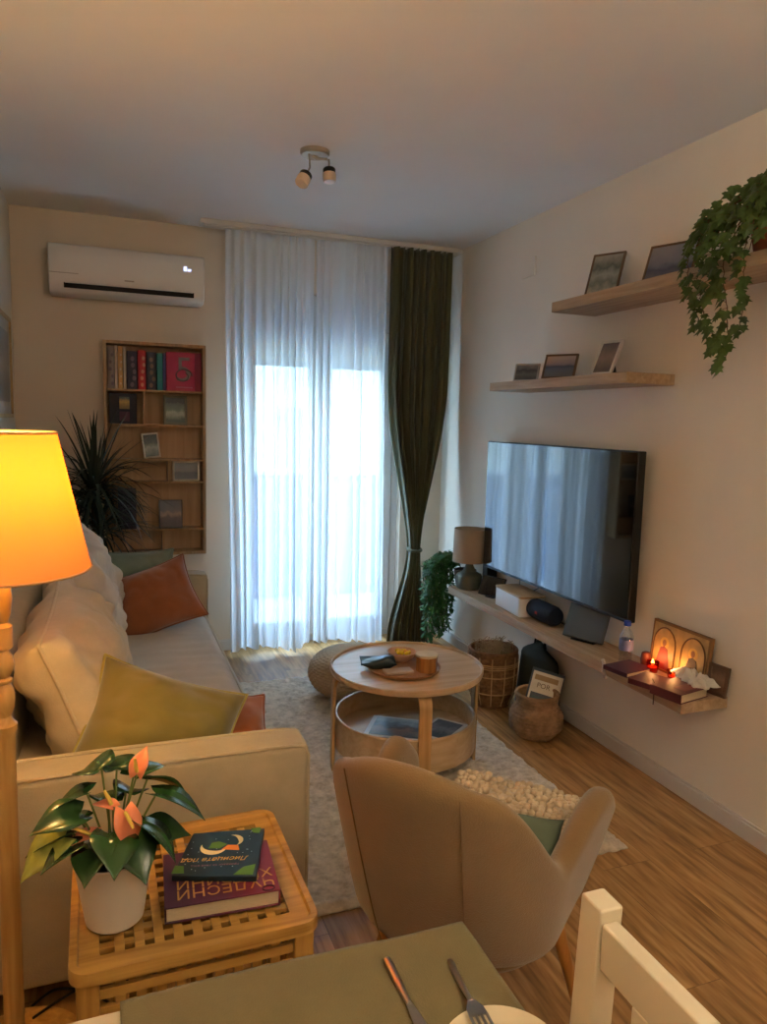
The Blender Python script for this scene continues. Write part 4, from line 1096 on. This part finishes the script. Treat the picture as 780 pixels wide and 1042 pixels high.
def case_items():
    t = thing('book', 'dark navy book with a yellow picture on the second shelf of the bookcase', 'book', (.085, BY + .045, 1.4295))
    B().box((-.075, 0, 0), (.075, .004, .175)).box((-.075, .026, 0), (.075, .03, .175)).box((-.075, 0, 0), (-.071, .03, .175)).fin('cover', M_of((28, 30, 48), .5), t, bevel=.001)
    B().box((-.071, .004, .002), (.07, .026, .172)).fin('pages', M_paper, t)
    B().box((-.02, -.001, .085), (.035, 0, .155)).fin('cover_picture', photo('yellow_cover', [(.2, (120, 96, 40)), (.6, (176, 140, 60)), (.9, (70, 80, 70))], 3), t)
    B().box((-.02, -.001, .015), (.035, 0, .07)).fin('cover_block', M_of((80, 48, 66)), t)
    gf = M_of((110, 108, 92)); gr = M_of((88, 92, 102))
    frame('grey green framed picture on the right of the second shelf', .135, .172, .014, gf, P('print_g', [(.1, (84, 96, 88)), (.35, (150, 158, 142)), (.5, (92, 108, 98)), (.78, (70, 80, 78)), (.8, (34, 38, 44)), (.95, (30, 32, 40))], 3), (.375, BY + .035, 1.4295), 0, 5, easel=False)
    t = frame('small white frame standing askew on the third shelf of the bookcase', .095, .145, .009, wf, P('print_h', [(.1, (90, 104, 108)), (.4, (140, 150, 146)), (.6, (70, 84, 80)), (.9, (44, 60, 64))], 5), (.245, BY + .04, 1.2335), 0, 5, easel=False)
    t.rotation_euler = (0, R(-7), 0)
    frame('white framed seascape on the fourth shelf of the bookcase', .155, .118, .01, wf, P('print_i', [(.1, (90, 100, 116)), (.4, (72, 84, 100)), (.52, (120, 126, 134)), (.9, (110, 122, 136))], 8, amt=.2), (.435, BY + .04, 1.0955), 0, 5, easel=False)
    frame('grey framed cloud picture on the fifth shelf of the bookcase', .135, .17, .007, gr, P('print_j', [(.1, (60, 56, 70)), (.38, (84, 78, 88)), (.5, (166, 150, 140)), (.6, (112, 110, 122)), (.9, (96, 100, 114))], 2), (.345, BY + .035, .8125), 0, 5, easel=False)
    t = thing('book', 'purple grey book behind the palm on the fifth shelf', 'book', (.10, BY + .03, .8125))
    B().box((-.05, 0, 0), (.05, .003, .24)).box((-.05, .02, 0), (.05, .023, .24)).box((-.05, 0, 0), (-.047, .023, .24)).fin('cover', M_of((70, 62, 74)), t)
    B().box((-.047, .003, .002), (.048, .02, .237)).fin('pages', M_paper, t)
case_items()

# dracaena in the corner ----------------------------------------------
def palm():
    t = thing('dracaena_plant', 'dark spiky dracaena standing in the corner behind the sofa', 'plant', (-.075, 4.32, 0))
    B().lathe([(0, 0), (.10, 0), (.12, .22), (.115, .22), (.1, .19), (0, .19)], 30).fin('pot', M_of((110, 100, 90)), t)
    B().lathe([(0, .2), (.108, .195), (.108, .19), (0, .19)], 24).fin('soil', M_soil, t)
    tr = B().tube([(0, 0, .19), (.01, .0, .5), (-.005, 0, .8), (.0, -.02, 1.06)], [.02, .018, .016, .014], 10).tube([(0.01, 0, .45), (.03, -.02, .65), (.02, -.04, .82)], [.014, .012, .011], 10); tr.fin('trunk', M_stem, t)
    rnd = random.Random(6); b = B()
    def blade(o, az, el, L, w, droop):
        d = Vector((math.cos(az) * math.cos(el), math.sin(az) * math.cos(el), math.sin(el)))
        side = Vector((-math.sin(az), math.cos(az), 0)); p = Vector(o); pv = None; n = 9
        for k in range(n + 1):
            u = k / n; ww = w * (1 - u) ** .6 * (.55 + .9 * min(1, u * 3) * .5)
            c = b.bm.verts.new(p - Vector((0, 0, ww * .5))); l = b.bm.verts.new(p + side * ww); r = b.bm.verts.new(p - side * ww)
            if pv:
                b.bm.faces.new([pv[0], pv[1], l, c]); b.bm.faces.new([pv[0], c, r, pv[2]])
            pv = (c, l, r)
            p = p + d * L / n; d = (d + Vector((0, 0, -droop / n))).normalized()
            if p.y > .165: p.y = .165 - rnd.random() * .01
            if p.x < -.36: p.x = -.36
    for k in range(150):
        az = rnd.uniform(0, 2 * PI); el = rnd.uniform(-.5, 1.45)
        blade((rnd.uniform(-.02, .02), -.02 + rnd.uniform(-.02, .02), 1.0 + rnd.uniform(0, .12)), az, el, rnd.uniform(.30, .50), .011, rnd.uniform(.5, 2.2) if el < 1 else rnd.uniform(.1, .9))
    for k in range(60):
        az = rnd.uniform(0, 2 * PI); el = rnd.uniform(-.3, 1.3)
        blade((.02, -.04, .80 + rnd.uniform(0, .08)), az, el, rnd.uniform(.26, .42), .010, rnd.uniform(.6, 2.2))
    b.fin('foliage', M_palm, t, smooth=60)
palm()

# left wall picture
t = thing('wall_picture', 'thin gold framed grey print hanging on the left wall', 'picture', (XL + .002, 3.86, 1.45), (0, 0, R(90)))
fw, fh = 1.06, .515
f = B(); 
for a, b in (((-fw / 2, -.018, 0), (fw / 2, 0, .02)), ((-fw / 2, -.018, fh - .02), (fw / 2, 0, fh)), ((-fw / 2, -.018, .02), (-fw / 2 + .02, 0, fh - .02)), ((fw / 2 - .02, -.018, .02), (fw / 2, 0, fh - .02))): f.box(a, b)
f.fin('frame', M_of((186, 158, 112), .4), t, bevel=.002)
B().box((-fw / 2 + .02, -.008, .02), (fw / 2 - .02, -.003, fh - .02)).fin('mount', M_of((190, 186, 178)), t)
B().box((-fw / 2 + .08, -.0095, .08), (fw / 2 - .08, -.0082, fh - .08)).fin('print', P('print_k', [(.2, (112, 112, 112)), (.5, (150, 150, 146)), (.8, (124, 128, 132))], 4), t)

# ceiling spots ---------------------------------------------------------
def spots():
    t = thing('ceiling_spotlight', 'ceiling light with two swivelling spot heads on thin arms', 'ceiling light', (.83, 3.14, H))
    B().lathe([(0, 0), (.062, 0), (.062, -.012), (.056, -.02), (0, -.022)], 36).fin('ceiling_rose', M_brass, t)
    B().box((-.012, -.012, -.033), (.012, .012, -.02)).fin('hub', M_brass, t, bevel=.003)
    B().tube([(.0, .0, -.03), (.05, -.02, -.032)], .006, 8).tube([(0, 0, -.03), (-.05, -.10, -.055)], .006, 8).fin('cross_arm', M_brass, t)
    for hx, hy, hz, d in ((.05, -.04, -.04, (.02, -.1, -1)), (-.058, -.145, -.118, (-.55, -.35, -1))):
        d = Vector(d).normalized(); q = d.to_track_quat('Z', 'Y').to_matrix().to_4x4(); M = T((hx, hy, hz)) @ q
        a = B().tube([(hx + (.008 if hx < 0 else 0), hy + (.045 if hx < 0 else .02), -.055 if hx < 0 else -.035), (hx, hy, hz), Vector((hx, hy, hz)) + d * .04], .004, 8).fin('arm', M_brass, t)
        B().lathe([(0, .035), (.022, .035), (.026, .040), (.026, .056), (0, .056)], 28, M).fin('lamp_holder', M_black, a)
        B().lathe([(0, .056), (.026, .056), (.028, .063), (.027, .088), (.022, .092), (0, .09)], 28, M).fin('spot_glass', M_spotglass, a)
spots()

# ------------------------------------------------------------------ floor lamp
LX, LY = -.218, 1.70
def floor_lamp():
    t = thing('floor_lamp', 'tall floor lamp with a glowing amber shade and turned wooden post', 'floor lamp', (LX, LY, 0))
    B().lathe([(0, 0), (.145, 0), (.15, .006), (.148, .022), (.13, .030), (.04, .038), (0, .038)], 56).fin('base', M_lampwood, t)
    pr = [(0, .036), (.034, .036), (.034, .05), (.026, .07), (.021, .10), (.021, .78), (.023, .795), (.026, .80), (.026, .812), (.02, .818), (.014, .83), (.022, .85), (.0235, .87), (.021, .89), (.013, .903), (.019, .906), (.019, .912), (.013, .916), (.021, .93), (.0235, .945), (.021, .962), (.014, .975), (.0225, .982), (.0225, 1.028), (.014, 1.036), (.02, 1.055), (.0235, 1.085), (.0215, 1.115), (.013, 1.14), (.012, 1.19), (0, 1.19)]
    B().lathe(pr, 32).fin('post', M_lampwood, t)
    z0, z1 = 1.15, 1.437
    B().lathe([(.180, z0), (.118, z1)], 64).fin('lamp_shade', M_shade, t, smooth=180)
    for r, z in ((.180, z0), (.118, z1)):
        B().tube([(r * math.cos(k * PI / 32), r * math.sin(k * PI / 32), z) for k in range(64)], .003, 6, True).fin('shade_trim', M_of((206, 168, 110)), t)
    b = B().tube([(0, 0, 1.19), (0, 0, 1.23)], .008, 8)
    for k in range(3): b.tube([(0, 0, 1.2), (.178 * math.cos(k * 2.094), .178 * math.sin(k * 2.094), z0 + .004)], .002, 5)
    b.fin('shade_carrier', M_steel, t)
    bl = B(); bmesh.ops.create_uvsphere(bl.bm, u_segments=20, v_segments=12, radius=.03, matrix=T((0, 0, 1.275)))
    bl.fin('bulb', emit('bulb_glow', (255, 190, 100), 20), t)
    L = bpy.data.lights.new('floor_lamp_bulb', 'POINT'); L.energy = LAMP; L.color = (1, .66, .22); L.shadow_soft_size = .04
    o = bpy.data.objects.new('floor_lamp_bulb', L); col.objects.link(o); o.parent = t; o.location = (0, 0, 1.33)
    # flex on the floor
    ctrl = [(-.20, 1.86, .012), (-.15, 1.90, .012), (-.09, 1.885, .006), (-.03, 1.83, .006), (-.0, 1.80, .006), (.04, 1.82, .006), (.03, 1.88, .006), (-.06, 1.90, .006), (-.13, 1.84, .030), (-.19, 1.79, .036)]
    cb = B().tube(smooth_path(ctrl), .0035, 6)
    tag(cb.fin('lamp_cable', M_black), 'black flex looping on the floor at the foot of the floor lamp', 'cable')
LAMP = 7.4
floor_lamp()

# ------------------------------------------------------------------ side table with lattice
def side_table():
    x0, x1, y0, y1, zt = -.085, .375, 1.285, 1.735, .5
    cx, cy = (x0 + x1) / 2, (y0 + y1) / 2; w, d = (x1 - x0) / 2, (y1 - y0) / 2
    t = thing('side_table', 'square acacia side table with lattice top and sides', 'side table', (cx, cy, 0), 1)
    bw = .052
    # top border with rounded corners and a slightly raised edge
    b = B(); outer = rrect(-w, -d, w, d, .035, 6); inner = rrect(-w + bw, -d + bw, w - bw, d - bw, .002, 6)
    def ringv(pts, z): return [b.bm.verts.new((x, y, z)) for x, y in pts]
    mid = rrect(-w + .014, -d + .014, w - .014, d - .014, .024, 6)
    r = [ringv(inner, .478), ringv(outer, .478), ringv(outer, .498), ringv([(x * .995, y * .995) for x, y in outer], .503), ringv(mid, .503), ringv([(x * .985, y * .985) for x, y in mid], .4965), ringv(inner, .4965)]
    n = len(outer)
    for k in range(len(r)):
        A, C = r[k], r[(k + 1) % len(r)]
        for i in range(n): b.bm.faces.new([A[i], A[(i + 1) % n], C[(i + 1) % n], C[i]])
    b.fin('top_frame', M_acacia, t, smooth=40)
    lat = B(); iw, idp = w - bw, d - bw; n = 10; pitch = 2 * iw / n; s = pitch * .5
    for k in range(n + 1):
        x = -iw + pitch * k
        if 0 < k < n: lat.box((x - s / 2, -idp, .4845), (x + s / 2, idp, .4935))
    py = 2 * idp / n
    for k in range(1, n): y = -idp + py * k; lat.box((-iw, y - s / 2, .4800), (iw, y + s / 2, .4890))
    lat.fin('lattice_top', M_acacia, t, bevel=.001)
    for sx in (-1, 1):
        for sy in (-1, 1):
            B().box((sx * (w - .052), sy * (d - .052), 0), (sx * (w - .012), sy * (d - .012), .478)).fin('leg', M_acaciaZ, t, bevel=.004)
    def side(M, hw):
        q = B(); z0, z1 = .085, .478; nz = 11; pz = (z1 - z0) / nz; m_ = 10; px = 2 * hw / m_
        for k in range(1, m_): x = -hw + px * k; q.box((x - px * .25, -.004, z0), (x + px * .25, .004, z1), M)
        for k in range(nz + 1):
            z = z0 + pz * k; hh = pz * .25 if k < nz else .001
            q.box((-hw, -.010, max(z - pz * .27, z0)), (hw, -.001, min(z + pz * .27, z1)), M)
        q.fin('lattice_side', M_acacia, t, bevel=.001)
    side(T((0, -d + .03, 0)), w - .052); side(T((0, d - .03, 0)) @ RZ(180), w - .052)
    side(T((-w + .03, 0, 0)) @ RZ(-90), d - .052); side(T((w - .03, 0, 0)) @ RZ(90), d - .052)
side_table()
ZT = .4975
def heart_leaf(bm, M, L, w, fold=.25, droop=.35):
    n = 9; pr = None
    for k in range(n + 1):
        u = k / n
        hw = w * (math.sin(PI * min(1, u * .92 + .12)) ** .8) * (1 - .55 * u) * 1.35 if k < n else 0
        y = L * u - (.10 * L if k == 0 else 0); z = -droop * L * u * u
        row = [Vector((-hw, y - (.07 * L if k < 2 else 0), z + fold * hw * .9)), Vector((-hw * .5, y, z + fold * hw * .3)), Vector((0, y if k else .0, z)), Vector((hw * .5, y, z + fold * hw * .3)), Vector((hw, y - (.07 * L if k < 2 else 0), z + fold * hw * .9))]
        vs = [bm.verts.new(M @ v) for v in row]
        if pr:
            for i in range(4): bm.faces.new([pr[i], pr[i + 1], vs[i + 1], vs[i]])
        pr = vs
def anthurium():
    t = thing('anthurium_plant', 'anthurium with salmon flowers in a white pot on the side table', 'plant', (-.002, 1.432, ZT))
    B().lathe([(0, 0), (.048, 0), (.054, .006), (.074, .135), (.0755, .14), (.0735, .143), (.070, .14), (.064, .10), (0, .10)], 48).fin('pot', M_pot, t)
    B().lathe([(0, .116), (.066, .11), (.063, .10), (0, .10)], 30).fin('soil', M_soil, t)
    rnd = random.Random(2)
    # (tip direction az deg, height, reach, leaf length, width, roll, droop)
    leaves = [(-165, .20, .075, .10, .038), (-140, .155, .085, .095, .036), (165, .225, .06, .10, .040), (120, .26, .05, .10, .042), (150, .16, .085, .10, .038), (80, .25, .055, .10, .036), (20, .23, .085, .11, .034), (-8, .215, .10, .12, .036), (45, .235, .07, .10, .038), (-35, .17, .075, .11, .04), (-60, .155, .055, .11, .044), (-95, .16, .05, .11, .044), (-120, .14, .06, .10, .04), (100, .18, .07, .10, .04), (-15, .14, .07, .10, .038), (180, .13, .08, .09, .036), (-175, .165, .095, .095, .034), (60, .20, .06, .10, .036)]
    b = B(); s = B()
    for az, h, r, L, w in leaves:
        a = R(az); p = Vector((r * .8 * math.cos(a), r * .8 * math.sin(a), h + .035))
        s.tube([(.012 * math.cos(a), .012 * math.sin(a), .10), (.4 * p.x, .4 * p.y, h * .75), p], .0022, 6)
        M = T(p) @ RZ(az - 90 + rnd.uniform(-12, 12)) @ RX(rnd.uniform(-28, 12)) @ RY(rnd.uniform(-22, 22))
        heart_leaf(b.bm, M, L * .86, w * .95, .3, .35)
    b.fin('foliage', mat('anthurium_leaf', (44, 74, 36), .25, .6, 9, .3), t, smooth=180, solid=.001)
    # one variegated yellowish leaf
    v = B(); heart_leaf(v.bm, T((-.085, -.03, .20)) @ RZ(105) @ RX(-20) @ RY(-20), .095, .036, .3, .5)
    v.fin('pale_leaf', mat('anthurium_pale_leaf', (150, 150, 62), .35, .5, 30, .3), t, smooth=180, solid=.001)['label'] = 'yellow green striped leaf'
    fl = B(); sp = B()
    for (x, y, z, az, tilt, L) in ((.045, .01, .285, 60, 60, .055), (.02, -.03, .235, -70, -55, .075), (-.035, -.03, .195, 170, -10, .07), (.0, -.01, .235, 140, 10, .05)):
        s.tube([(0, 0, .10), (x * .4, y * .4, z * .7), (x, y, z)], .002, 6)
        M = T((x, y, z)) @ RZ(az - 90) @ RX(tilt)
        heart_leaf(fl.bm, M, L, L * .33, .35, .3)
        sp.tube([M @ Vector((0, .004, .003)), M @ Vector((0, L * .25, .014)), M @ Vector((0, L * .5, .026))], [.0035, .004, .0022], 8)
    fl.fin('spathe', M_spathe, t, smooth=180, solid=.0012); sp.fin('spadix', M_spadix, t); s.fin('stems', M_gstem, t)
    B().box((-.008, -.025, .11), (.006, -.0235, .185), RZ(12)).box((.014, -.02, .11), (.024, -.0185, .18), RZ(6)).fin('plant_tag', M_of((226, 216, 190)), t)
anthurium()
def side_books():
    # big crimson book, title reads upside down from here
    W, D, Hh = .225, .185, .034
    t = thing('book', 'big crimson hardback with gold lettering lying on the lattice side table', 'book', (.205, 1.465, ZT), -3)
    cov = photo('crimson_cover', [(.1, (70, 26, 50)), (.5, (96, 28, 52)), (.9, (124, 30, 48))], 4, 0, 2, .5)
    B().box((-W / 2, -D / 2, Hh - .003), (W / 2, D / 2, Hh)).box((-W / 2, -D / 2, 0), (W / 2, D / 2, .003)).box((W / 2 - .003, -D / 2, .003), (W / 2, D / 2, Hh - .003)).fin('cover', cov, t, bevel=.001)
    B().box((-W / 2 + .004, -D / 2 + .004, .003), (W / 2 - .003, D / 2 - .004, Hh - .003)).fin('pages', M_paper, t)
    gold = mat('gold_foil', (206, 160, 80), .35, .5, 30, .1, metal=.4)
    text('title', 'ЧУДЕСНИ', .040, gold, t, T((.008, -.056, Hh)) @ RZ(180), .0004)
    text('title', 'ХИТРИНИ', .040, gold, t, T((.008, -.024, Hh)) @ RZ(180), .0004)
    B().tube([(.09 + .012 * math.cos(a), -.082 + .008 * math.sin(a), Hh + .0006) for a in [k * PI / 8 for k in range(16)]], .0016, 5, True).fin('ornament', M_of((66, 24, 40)), t)
    # small dark teal book on top
    w, d, h = .165, .15, .012
    t = thing('book', 'dark teal picture book with a moon and fox cover on top of the crimson book', 'book', (.207, 1.513, ZT + Hh + .0006), -9)
    t.scale = (1.1, 1.06, 1)
    night = photo('night_cover', [(.15, (18, 30, 38)), (.45, (20, 52, 68)), (.7, (18, 44, 60)), (.95, (24, 36, 40))], 6, 0, 3, .5)
    para = [(-.082, -.062), (.072, -.090), (.094, .078), (-.050, .082)]
    B().prism(para, 0, h).fin('cover', night, t, bevel=.001)
    cream = M_of((226, 206, 160), .5)
    def cres(cx, cy, r, a0, a1, wd, m, nm):
        pts = []
        N = 14
        for k in range(N + 1): a = R(lerp(a0, a1, k / N)); pts.append((cx + r * math.cos(a), cy + r * math.sin(a)))
        for k in range(N, -1, -1):
            a = R(lerp(a0, a1, k / N)); q = wd * math.sin(PI * k / N); pts.append((cx + (r - q) * math.cos(a), cy + (r - q) * math.sin(a)))
        pts = pts[:N + 1] + pts[N + 2:-1]
        B().prism(pts, h, h + .0006).fin(nm, m, t)
    cres(-.008, .022, .026, 150, 350, .014, cream, 'cover_moon'); cres(.03, .042, .02, -70, 100, .01, cream, 'cover_moon')
    B().prism([(.008, .012), (.042, .004), (.040, .022), (.02, .026)], h, h + .0007).fin('cover_fox', M_of((222, 130, 50)), t)
    B().prism([(-.018, .02), (.004, .016), (.018, .03), (.002, .042), (-.012, .038)], h, h + .0006).fin('cover_leaf', M_of((88, 128, 52)), t)
    B().prism([(.03, -.078), (.066, -.084), (.072, -.05), (.05, -.055)], h, h + .0006).prism([(-.083, -.055), (-.06, -.058), (-.062, -.035), (-.078, -.03)], h, h + .0006).prism([(.066, .082), (.087, .083), (.083, .06), (.07, .065)], h, h + .0006).fin('cover_leaf', M_of((88, 128, 52)), t)
    text('title', 'Лисицата под', .019, M_of((214, 160, 80)), t, T((-.004, -.020, h)) @ RZ(176), .0004, .3)
    text('subtitle', 'приказки за лека нощ', .0085, M_of((140, 96, 110)), t, T((-.004, -.040, h)) @ RZ(176), .0003)
    st = B(); rnd = random.Random(11)
    for k in range(34):
        u, v = rnd.random(), rnd.random(); x = lerp(-.06, .068, u); y = lerp(-.055, .072, v)
        st.prism([(x - .0012, y), (x, y - .0012), (x + .0012, y), (x, y + .0012)], h, h + .0004)
    st.fin('cover_stars', M_of((170, 186, 190)), t)['kind'] = 'stuff'
side_books()

# ------------------------------------------------------------------ dining corner
def dining():
    t = thing('dining_table', 'cream dining table corner at the bottom of the picture', 'table', (.0, .48, 0))
    B().prism(rrect(-.45, -.42, .462, .413, .01), .715, .742).fin('tabletop', M_whitewood, t, bevel=.003)
    B().box((-.40, -.37, .64), (.41, .36, .714)).fin('apron', M_whitewood, t, bevel=.002)
    for x in (-.42, .38):
        for y in (-.39, .33): B().box((x, y, 0), (x + .05, y + .05, .714)).fin('leg', M_whitewood, t, bevel=.003)
    def cl(u, v):
        x = lerp(.0, .478, u); y = lerp(.12, .898, v)
        z = .7455 + .0012 * noise.noise(Vector((x * 16, y * 16, 0))) + .0006 * noise.noise(Vector((x * 60, y * 22, 3)))
        return (x + .003 * math.sin(y * 9) * (1 - u), y + .003 * math.sin(x * 11) * v, z + .0015)
    b = B(); b.grid(cl, 70, 110); o = b.fin('table_mat', M_mat, smooth=180, solid=.005); tag(o, 'sage green linen cloth laid over the corner of the dining table', 'tablecloth')
    zc = .7505
    def plate(label, x, y, r):
        o = B().lathe([(0, 0), (r * .6, 0), (r * .8, .004), (r, .012), (r * .99, .0135), (r * .78, .006), (r * .55, .003), (0, .003)], 56).fin('plate', M_of((224, 206, 170), .3)); o.location = (x, y, zc); tag(o, label, 'plate')
    plate('small cream plate under the fork on the dining table', .412, .655, .075); plate('cream plate at the edge of the picture left of the knife', .215, .64, .085)
    # knife: handle away from us
    t = thing('knife', 'steel table knife with a round handle on the green cloth', 'knife', (.342, .79, zc + .004), 0)
    B().tube([(0, .062, .0), (0, .05, .0), (0, .0, .0), (0, -.02, 0)], [.0045, .006, .0045, .0035], 10).fin('handle', M_steel, t)
    B().prism([(-.004, -.018), (.004, -.018), (.008, -.05), (.0085, -.11), (.003, -.14), (-.006, -.12), (-.007, -.05)], -.0008, .0008).fin('blade', M_steel, t, bevel=.0004)
    t = thing('fork', 'steel fork resting with its tines on the small cream plate', 'fork', (.418, .775, zc + .004), (R(-7), 0, R(-8)))
    B().tube([(0, .055, .0), (0, .045, 0), (0, .0, .001), (0, -.035, .004)], [.004, .0055, .004, .003], 10).fin('handle', M_steel, t)
    f = B().prism([(-.003, -.03), (.003, -.03), (.011, -.048), (.012, -.062), (-.012, -.062), (-.011, -.048)], .0035, .005)
    for k in range(4): x = -.0105 + k * .007; f.box((x - .0016, -.108, .0035), (x + .0016, -.06, .005))
    f.fin('tines', M_steel, t)
dining()
def dining_chair():
    t = thing('dining_chair', 'cream painted wooden dining chair with a slatted back, pushed to the table', 'chair', (.515, .47, 0))
    # back plane runs along Y at local x = 0 ; seat towards -x
    for y in (.185, -.205):
        b = B(); prof = [(0, .0), (0.0, .45), (.018, .93)]
        for (xa, za), (xb, zb) in zip(prof, prof[1:]):
            M = None
            v = []
            for x, z in ((xa, za), (xb, zb)):
                for dx, dy in ((-.016, -.019), (.016, -.019), (.016, .019), (-.016, .019)): v.append(b.bm.verts.new((x + dx, y + dy, z)))
            for i in range(4): b.bm.faces.new([v[i], v[(i + 1) % 4], v[4 + (i + 1) % 4], v[4 + i]])
            b.bm.faces.new(v[:4][::-1]); b.bm.faces.new(v[4:])
        b.fin('back_post', M_whitewood, t, bevel=.003)
    B().box((.004, -.186, .858), (.026, .166, .915)).fin('top_rail', M_whitewood, t, bevel=.003)
    B().box((-.006, -.186, .54), (.014, .166, .585)).fin('lower_rail', M_whitewood, t, bevel=.003)
    for y in (-.12, -.01, .09):
        B().box((.003, y - .018, .585), (.017, y + .018, .86)).fin('slat', M_whitewood, t, bevel=.002)
    B().prism(rrect(-.40, -.205, .0, .185, .02), .43, .452).fin('seat', M_whitewood, t, bevel=.004)
    for y in (-.185, .165): B().box((-.37, y - .018, 0), (-.334, y + .018, .43)).fin('front_leg', M_whitewood, t, bevel=.003)
    B().box((-.36, -.18, .37), (.0, -.165, .43)).box((-.36, .145, .37), (.0, .16, .43)).fin('seat_rail', M_whitewood, t)
dining_chair()

# ------------------------------------------------------------------ unseen uplight added behind the camera, standing in for the dining-area light
t = thing('added_uplight', 'unseen warm uplight added behind the viewer to brighten the ceiling', 'ceiling light', (.85, -.45, 2.6))
B().lathe([(0, 0), (.05, 0), (.05, -.02), (0, -.02)], 24).fin('ceiling_rose', M_white, t)
B().tube([(0, 0, -.02), (0, 0, -.22)], .004, 6).fin('stem', M_steel, t)
bw_ = B().lathe([(.004, -.44), (.08, -.425), (.15, -.38), (.18, -.32), (.176, -.32), (.146, -.377), (.078, -.42), (.004, -.434)], 48, closed=True)
for k in range(3): bw_.tube([(0, 0, -.2), (.178 * math.cos(k * 2.094), .178 * math.sin(k * 2.094), -.322)], .002, 5)
bw_.fin('uplight_bowl', M_brass, t)
bl = B(); bmesh.ops.create_uvsphere(bl.bm, u_segments=16, v_segments=10, radius=.035, matrix=T((0, 0, -.27))); bl.fin('bulb', emit('added_uplight_glow', (255, 200, 130), 10), t)
L = bpy.data.lights.new('added_uplight_fill', 'POINT'); L.energy = 80; L.color = (1, .87, .66); L.shadow_soft_size = .06  # added warm fill, bounced off the ceiling by the opaque bowl
o = bpy.data.objects.new('added_uplight_fill', L); col.objects.link(o); o.parent = t; o.location = (0, 0, -.33)

# ------------------------------------------------------------------ daylight
w = bpy.data.worlds.new('sky'); scene.world = w; w.use_nodes = True
nt = w.node_tree; bg = nt.nodes['Background']
tc = nt.nodes.new('ShaderNodeTexCoord'); sp = nt.nodes.new('ShaderNodeSeparateXYZ')
nt.links.new(tc.outputs['Generated'], sp.inputs[0])
r = ramp(nt, [(.0, (.40, .60, .82, 1)), (.5, (.55, .81, 1, 1)), (1, (.42, .70, 1, 1))])
mr = nt.nodes.new('ShaderNodeMapRange'); mr.inputs['From Min'].default_value = -1; nt.links.new(sp.outputs[2], mr.inputs[0]); nt.links.new(mr.outputs[0], r.inputs['Fac'])
nt.links.new(r.outputs['Color'], bg.inputs['Color']); bg.inputs['Strength'].default_value = 10.5
S = bpy.data.lights.new('sun', 'SUN'); S.energy = 2.2; S.angle = R(1); S.color = (1, .93, .8)
so = bpy.data.objects.new('sun', S); col.objects.link(so); so.rotation_euler = (R(50), 0, R(18))
PL = bpy.data.lights.new('window_portal', 'AREA'); PL.shape = 'RECTANGLE'; PL.size = WX1 - WX0; PL.size_y = WZ; PL.cycles.is_portal = True
po = bpy.data.objects.new('window_portal', PL); col.objects.link(po); po.location = ((WX0 + WX1) / 2, YB + .21, WZ / 2); po.rotation_euler = (R(-90), 0, 0)

# ------------------------------------------------------------------ camera
yaw, pitch, roll, F, CX, CY = .3658, .1167, .0275, 746.74, 394.78, 517.51
c_, s_ = math.cos(yaw), math.sin(yaw); cp, sp_ = math.cos(pitch), math.sin(pitch)
fw_ = Vector((s_ * cp, c_ * cp, -sp_)); rt = Vector((c_, -s_, 0)); up = rt.cross(fw_)
r2 = rt * math.cos(roll) + up * math.sin(roll); u2 = -rt * math.sin(roll) + up * math.cos(roll)
cam = bpy.data.cameras.new('camera'); co = bpy.data.objects.new('camera', cam); col.objects.link(co)
M = Matrix((r2, u2, -fw_)).transposed().to_4x4(); M.translation = (0, 0, 1.478); co.matrix_world = M
cam.sensor_fit = 'VERTICAL'; cam.sensor_height = 24; cam.lens = F / 1042 * 24
cam.shift_x = -(CX - 390) / 1042; cam.shift_y = (CY - 521) / 1042; cam.clip_start = .02
scene.camera = co
vs = scene.view_settings; vs.view_transform = 'Standard'; vs.look = 'None'; vs.exposure = .9; vs.gamma = 1; vs.use_curve_mapping = False

# repeats share a group phrase
def grp(cat, phrase, test=lambda o: True):
    for o in bpy.data.objects:
        if o.parent is None and o.get('category') == cat and not o.get('group') and test(o): o['group'] = phrase
loc = lambda o: o.matrix_world.translation if o.matrix_world.translation.length else o.location
grp('book', 'books on the shelves of the bookcase', lambda o: o.location.y > 4)
grp('book', 'maroon books at the near end of the low shelf', lambda o: o.location.x > 1.8)
grp('book', 'books on the lattice side table', lambda o: o.location.y < 2)
grp('picture frame', 'small framed pictures in the bookcase', lambda o: o.location.y > 4)
grp('picture frame', 'photo frames on the floating shelves', lambda o: o.location.z > 1.6)
grp('shelf', 'oak floating shelves on the right wall')
grp('magazine', 'magazines in the coffee table tray', lambda o: o.location.x < 1.6)
grp('magazine', 'magazines in the belly-shaped basket')
grp('basket', 'wicker baskets under the low shelf')
grp('plate', 'cream plates on the dining table')
grp('candle', 'votive candles on the low shelf')
grp('cushion', 'small throw cushions', lambda o: o.name.startswith('throw_pillow'))
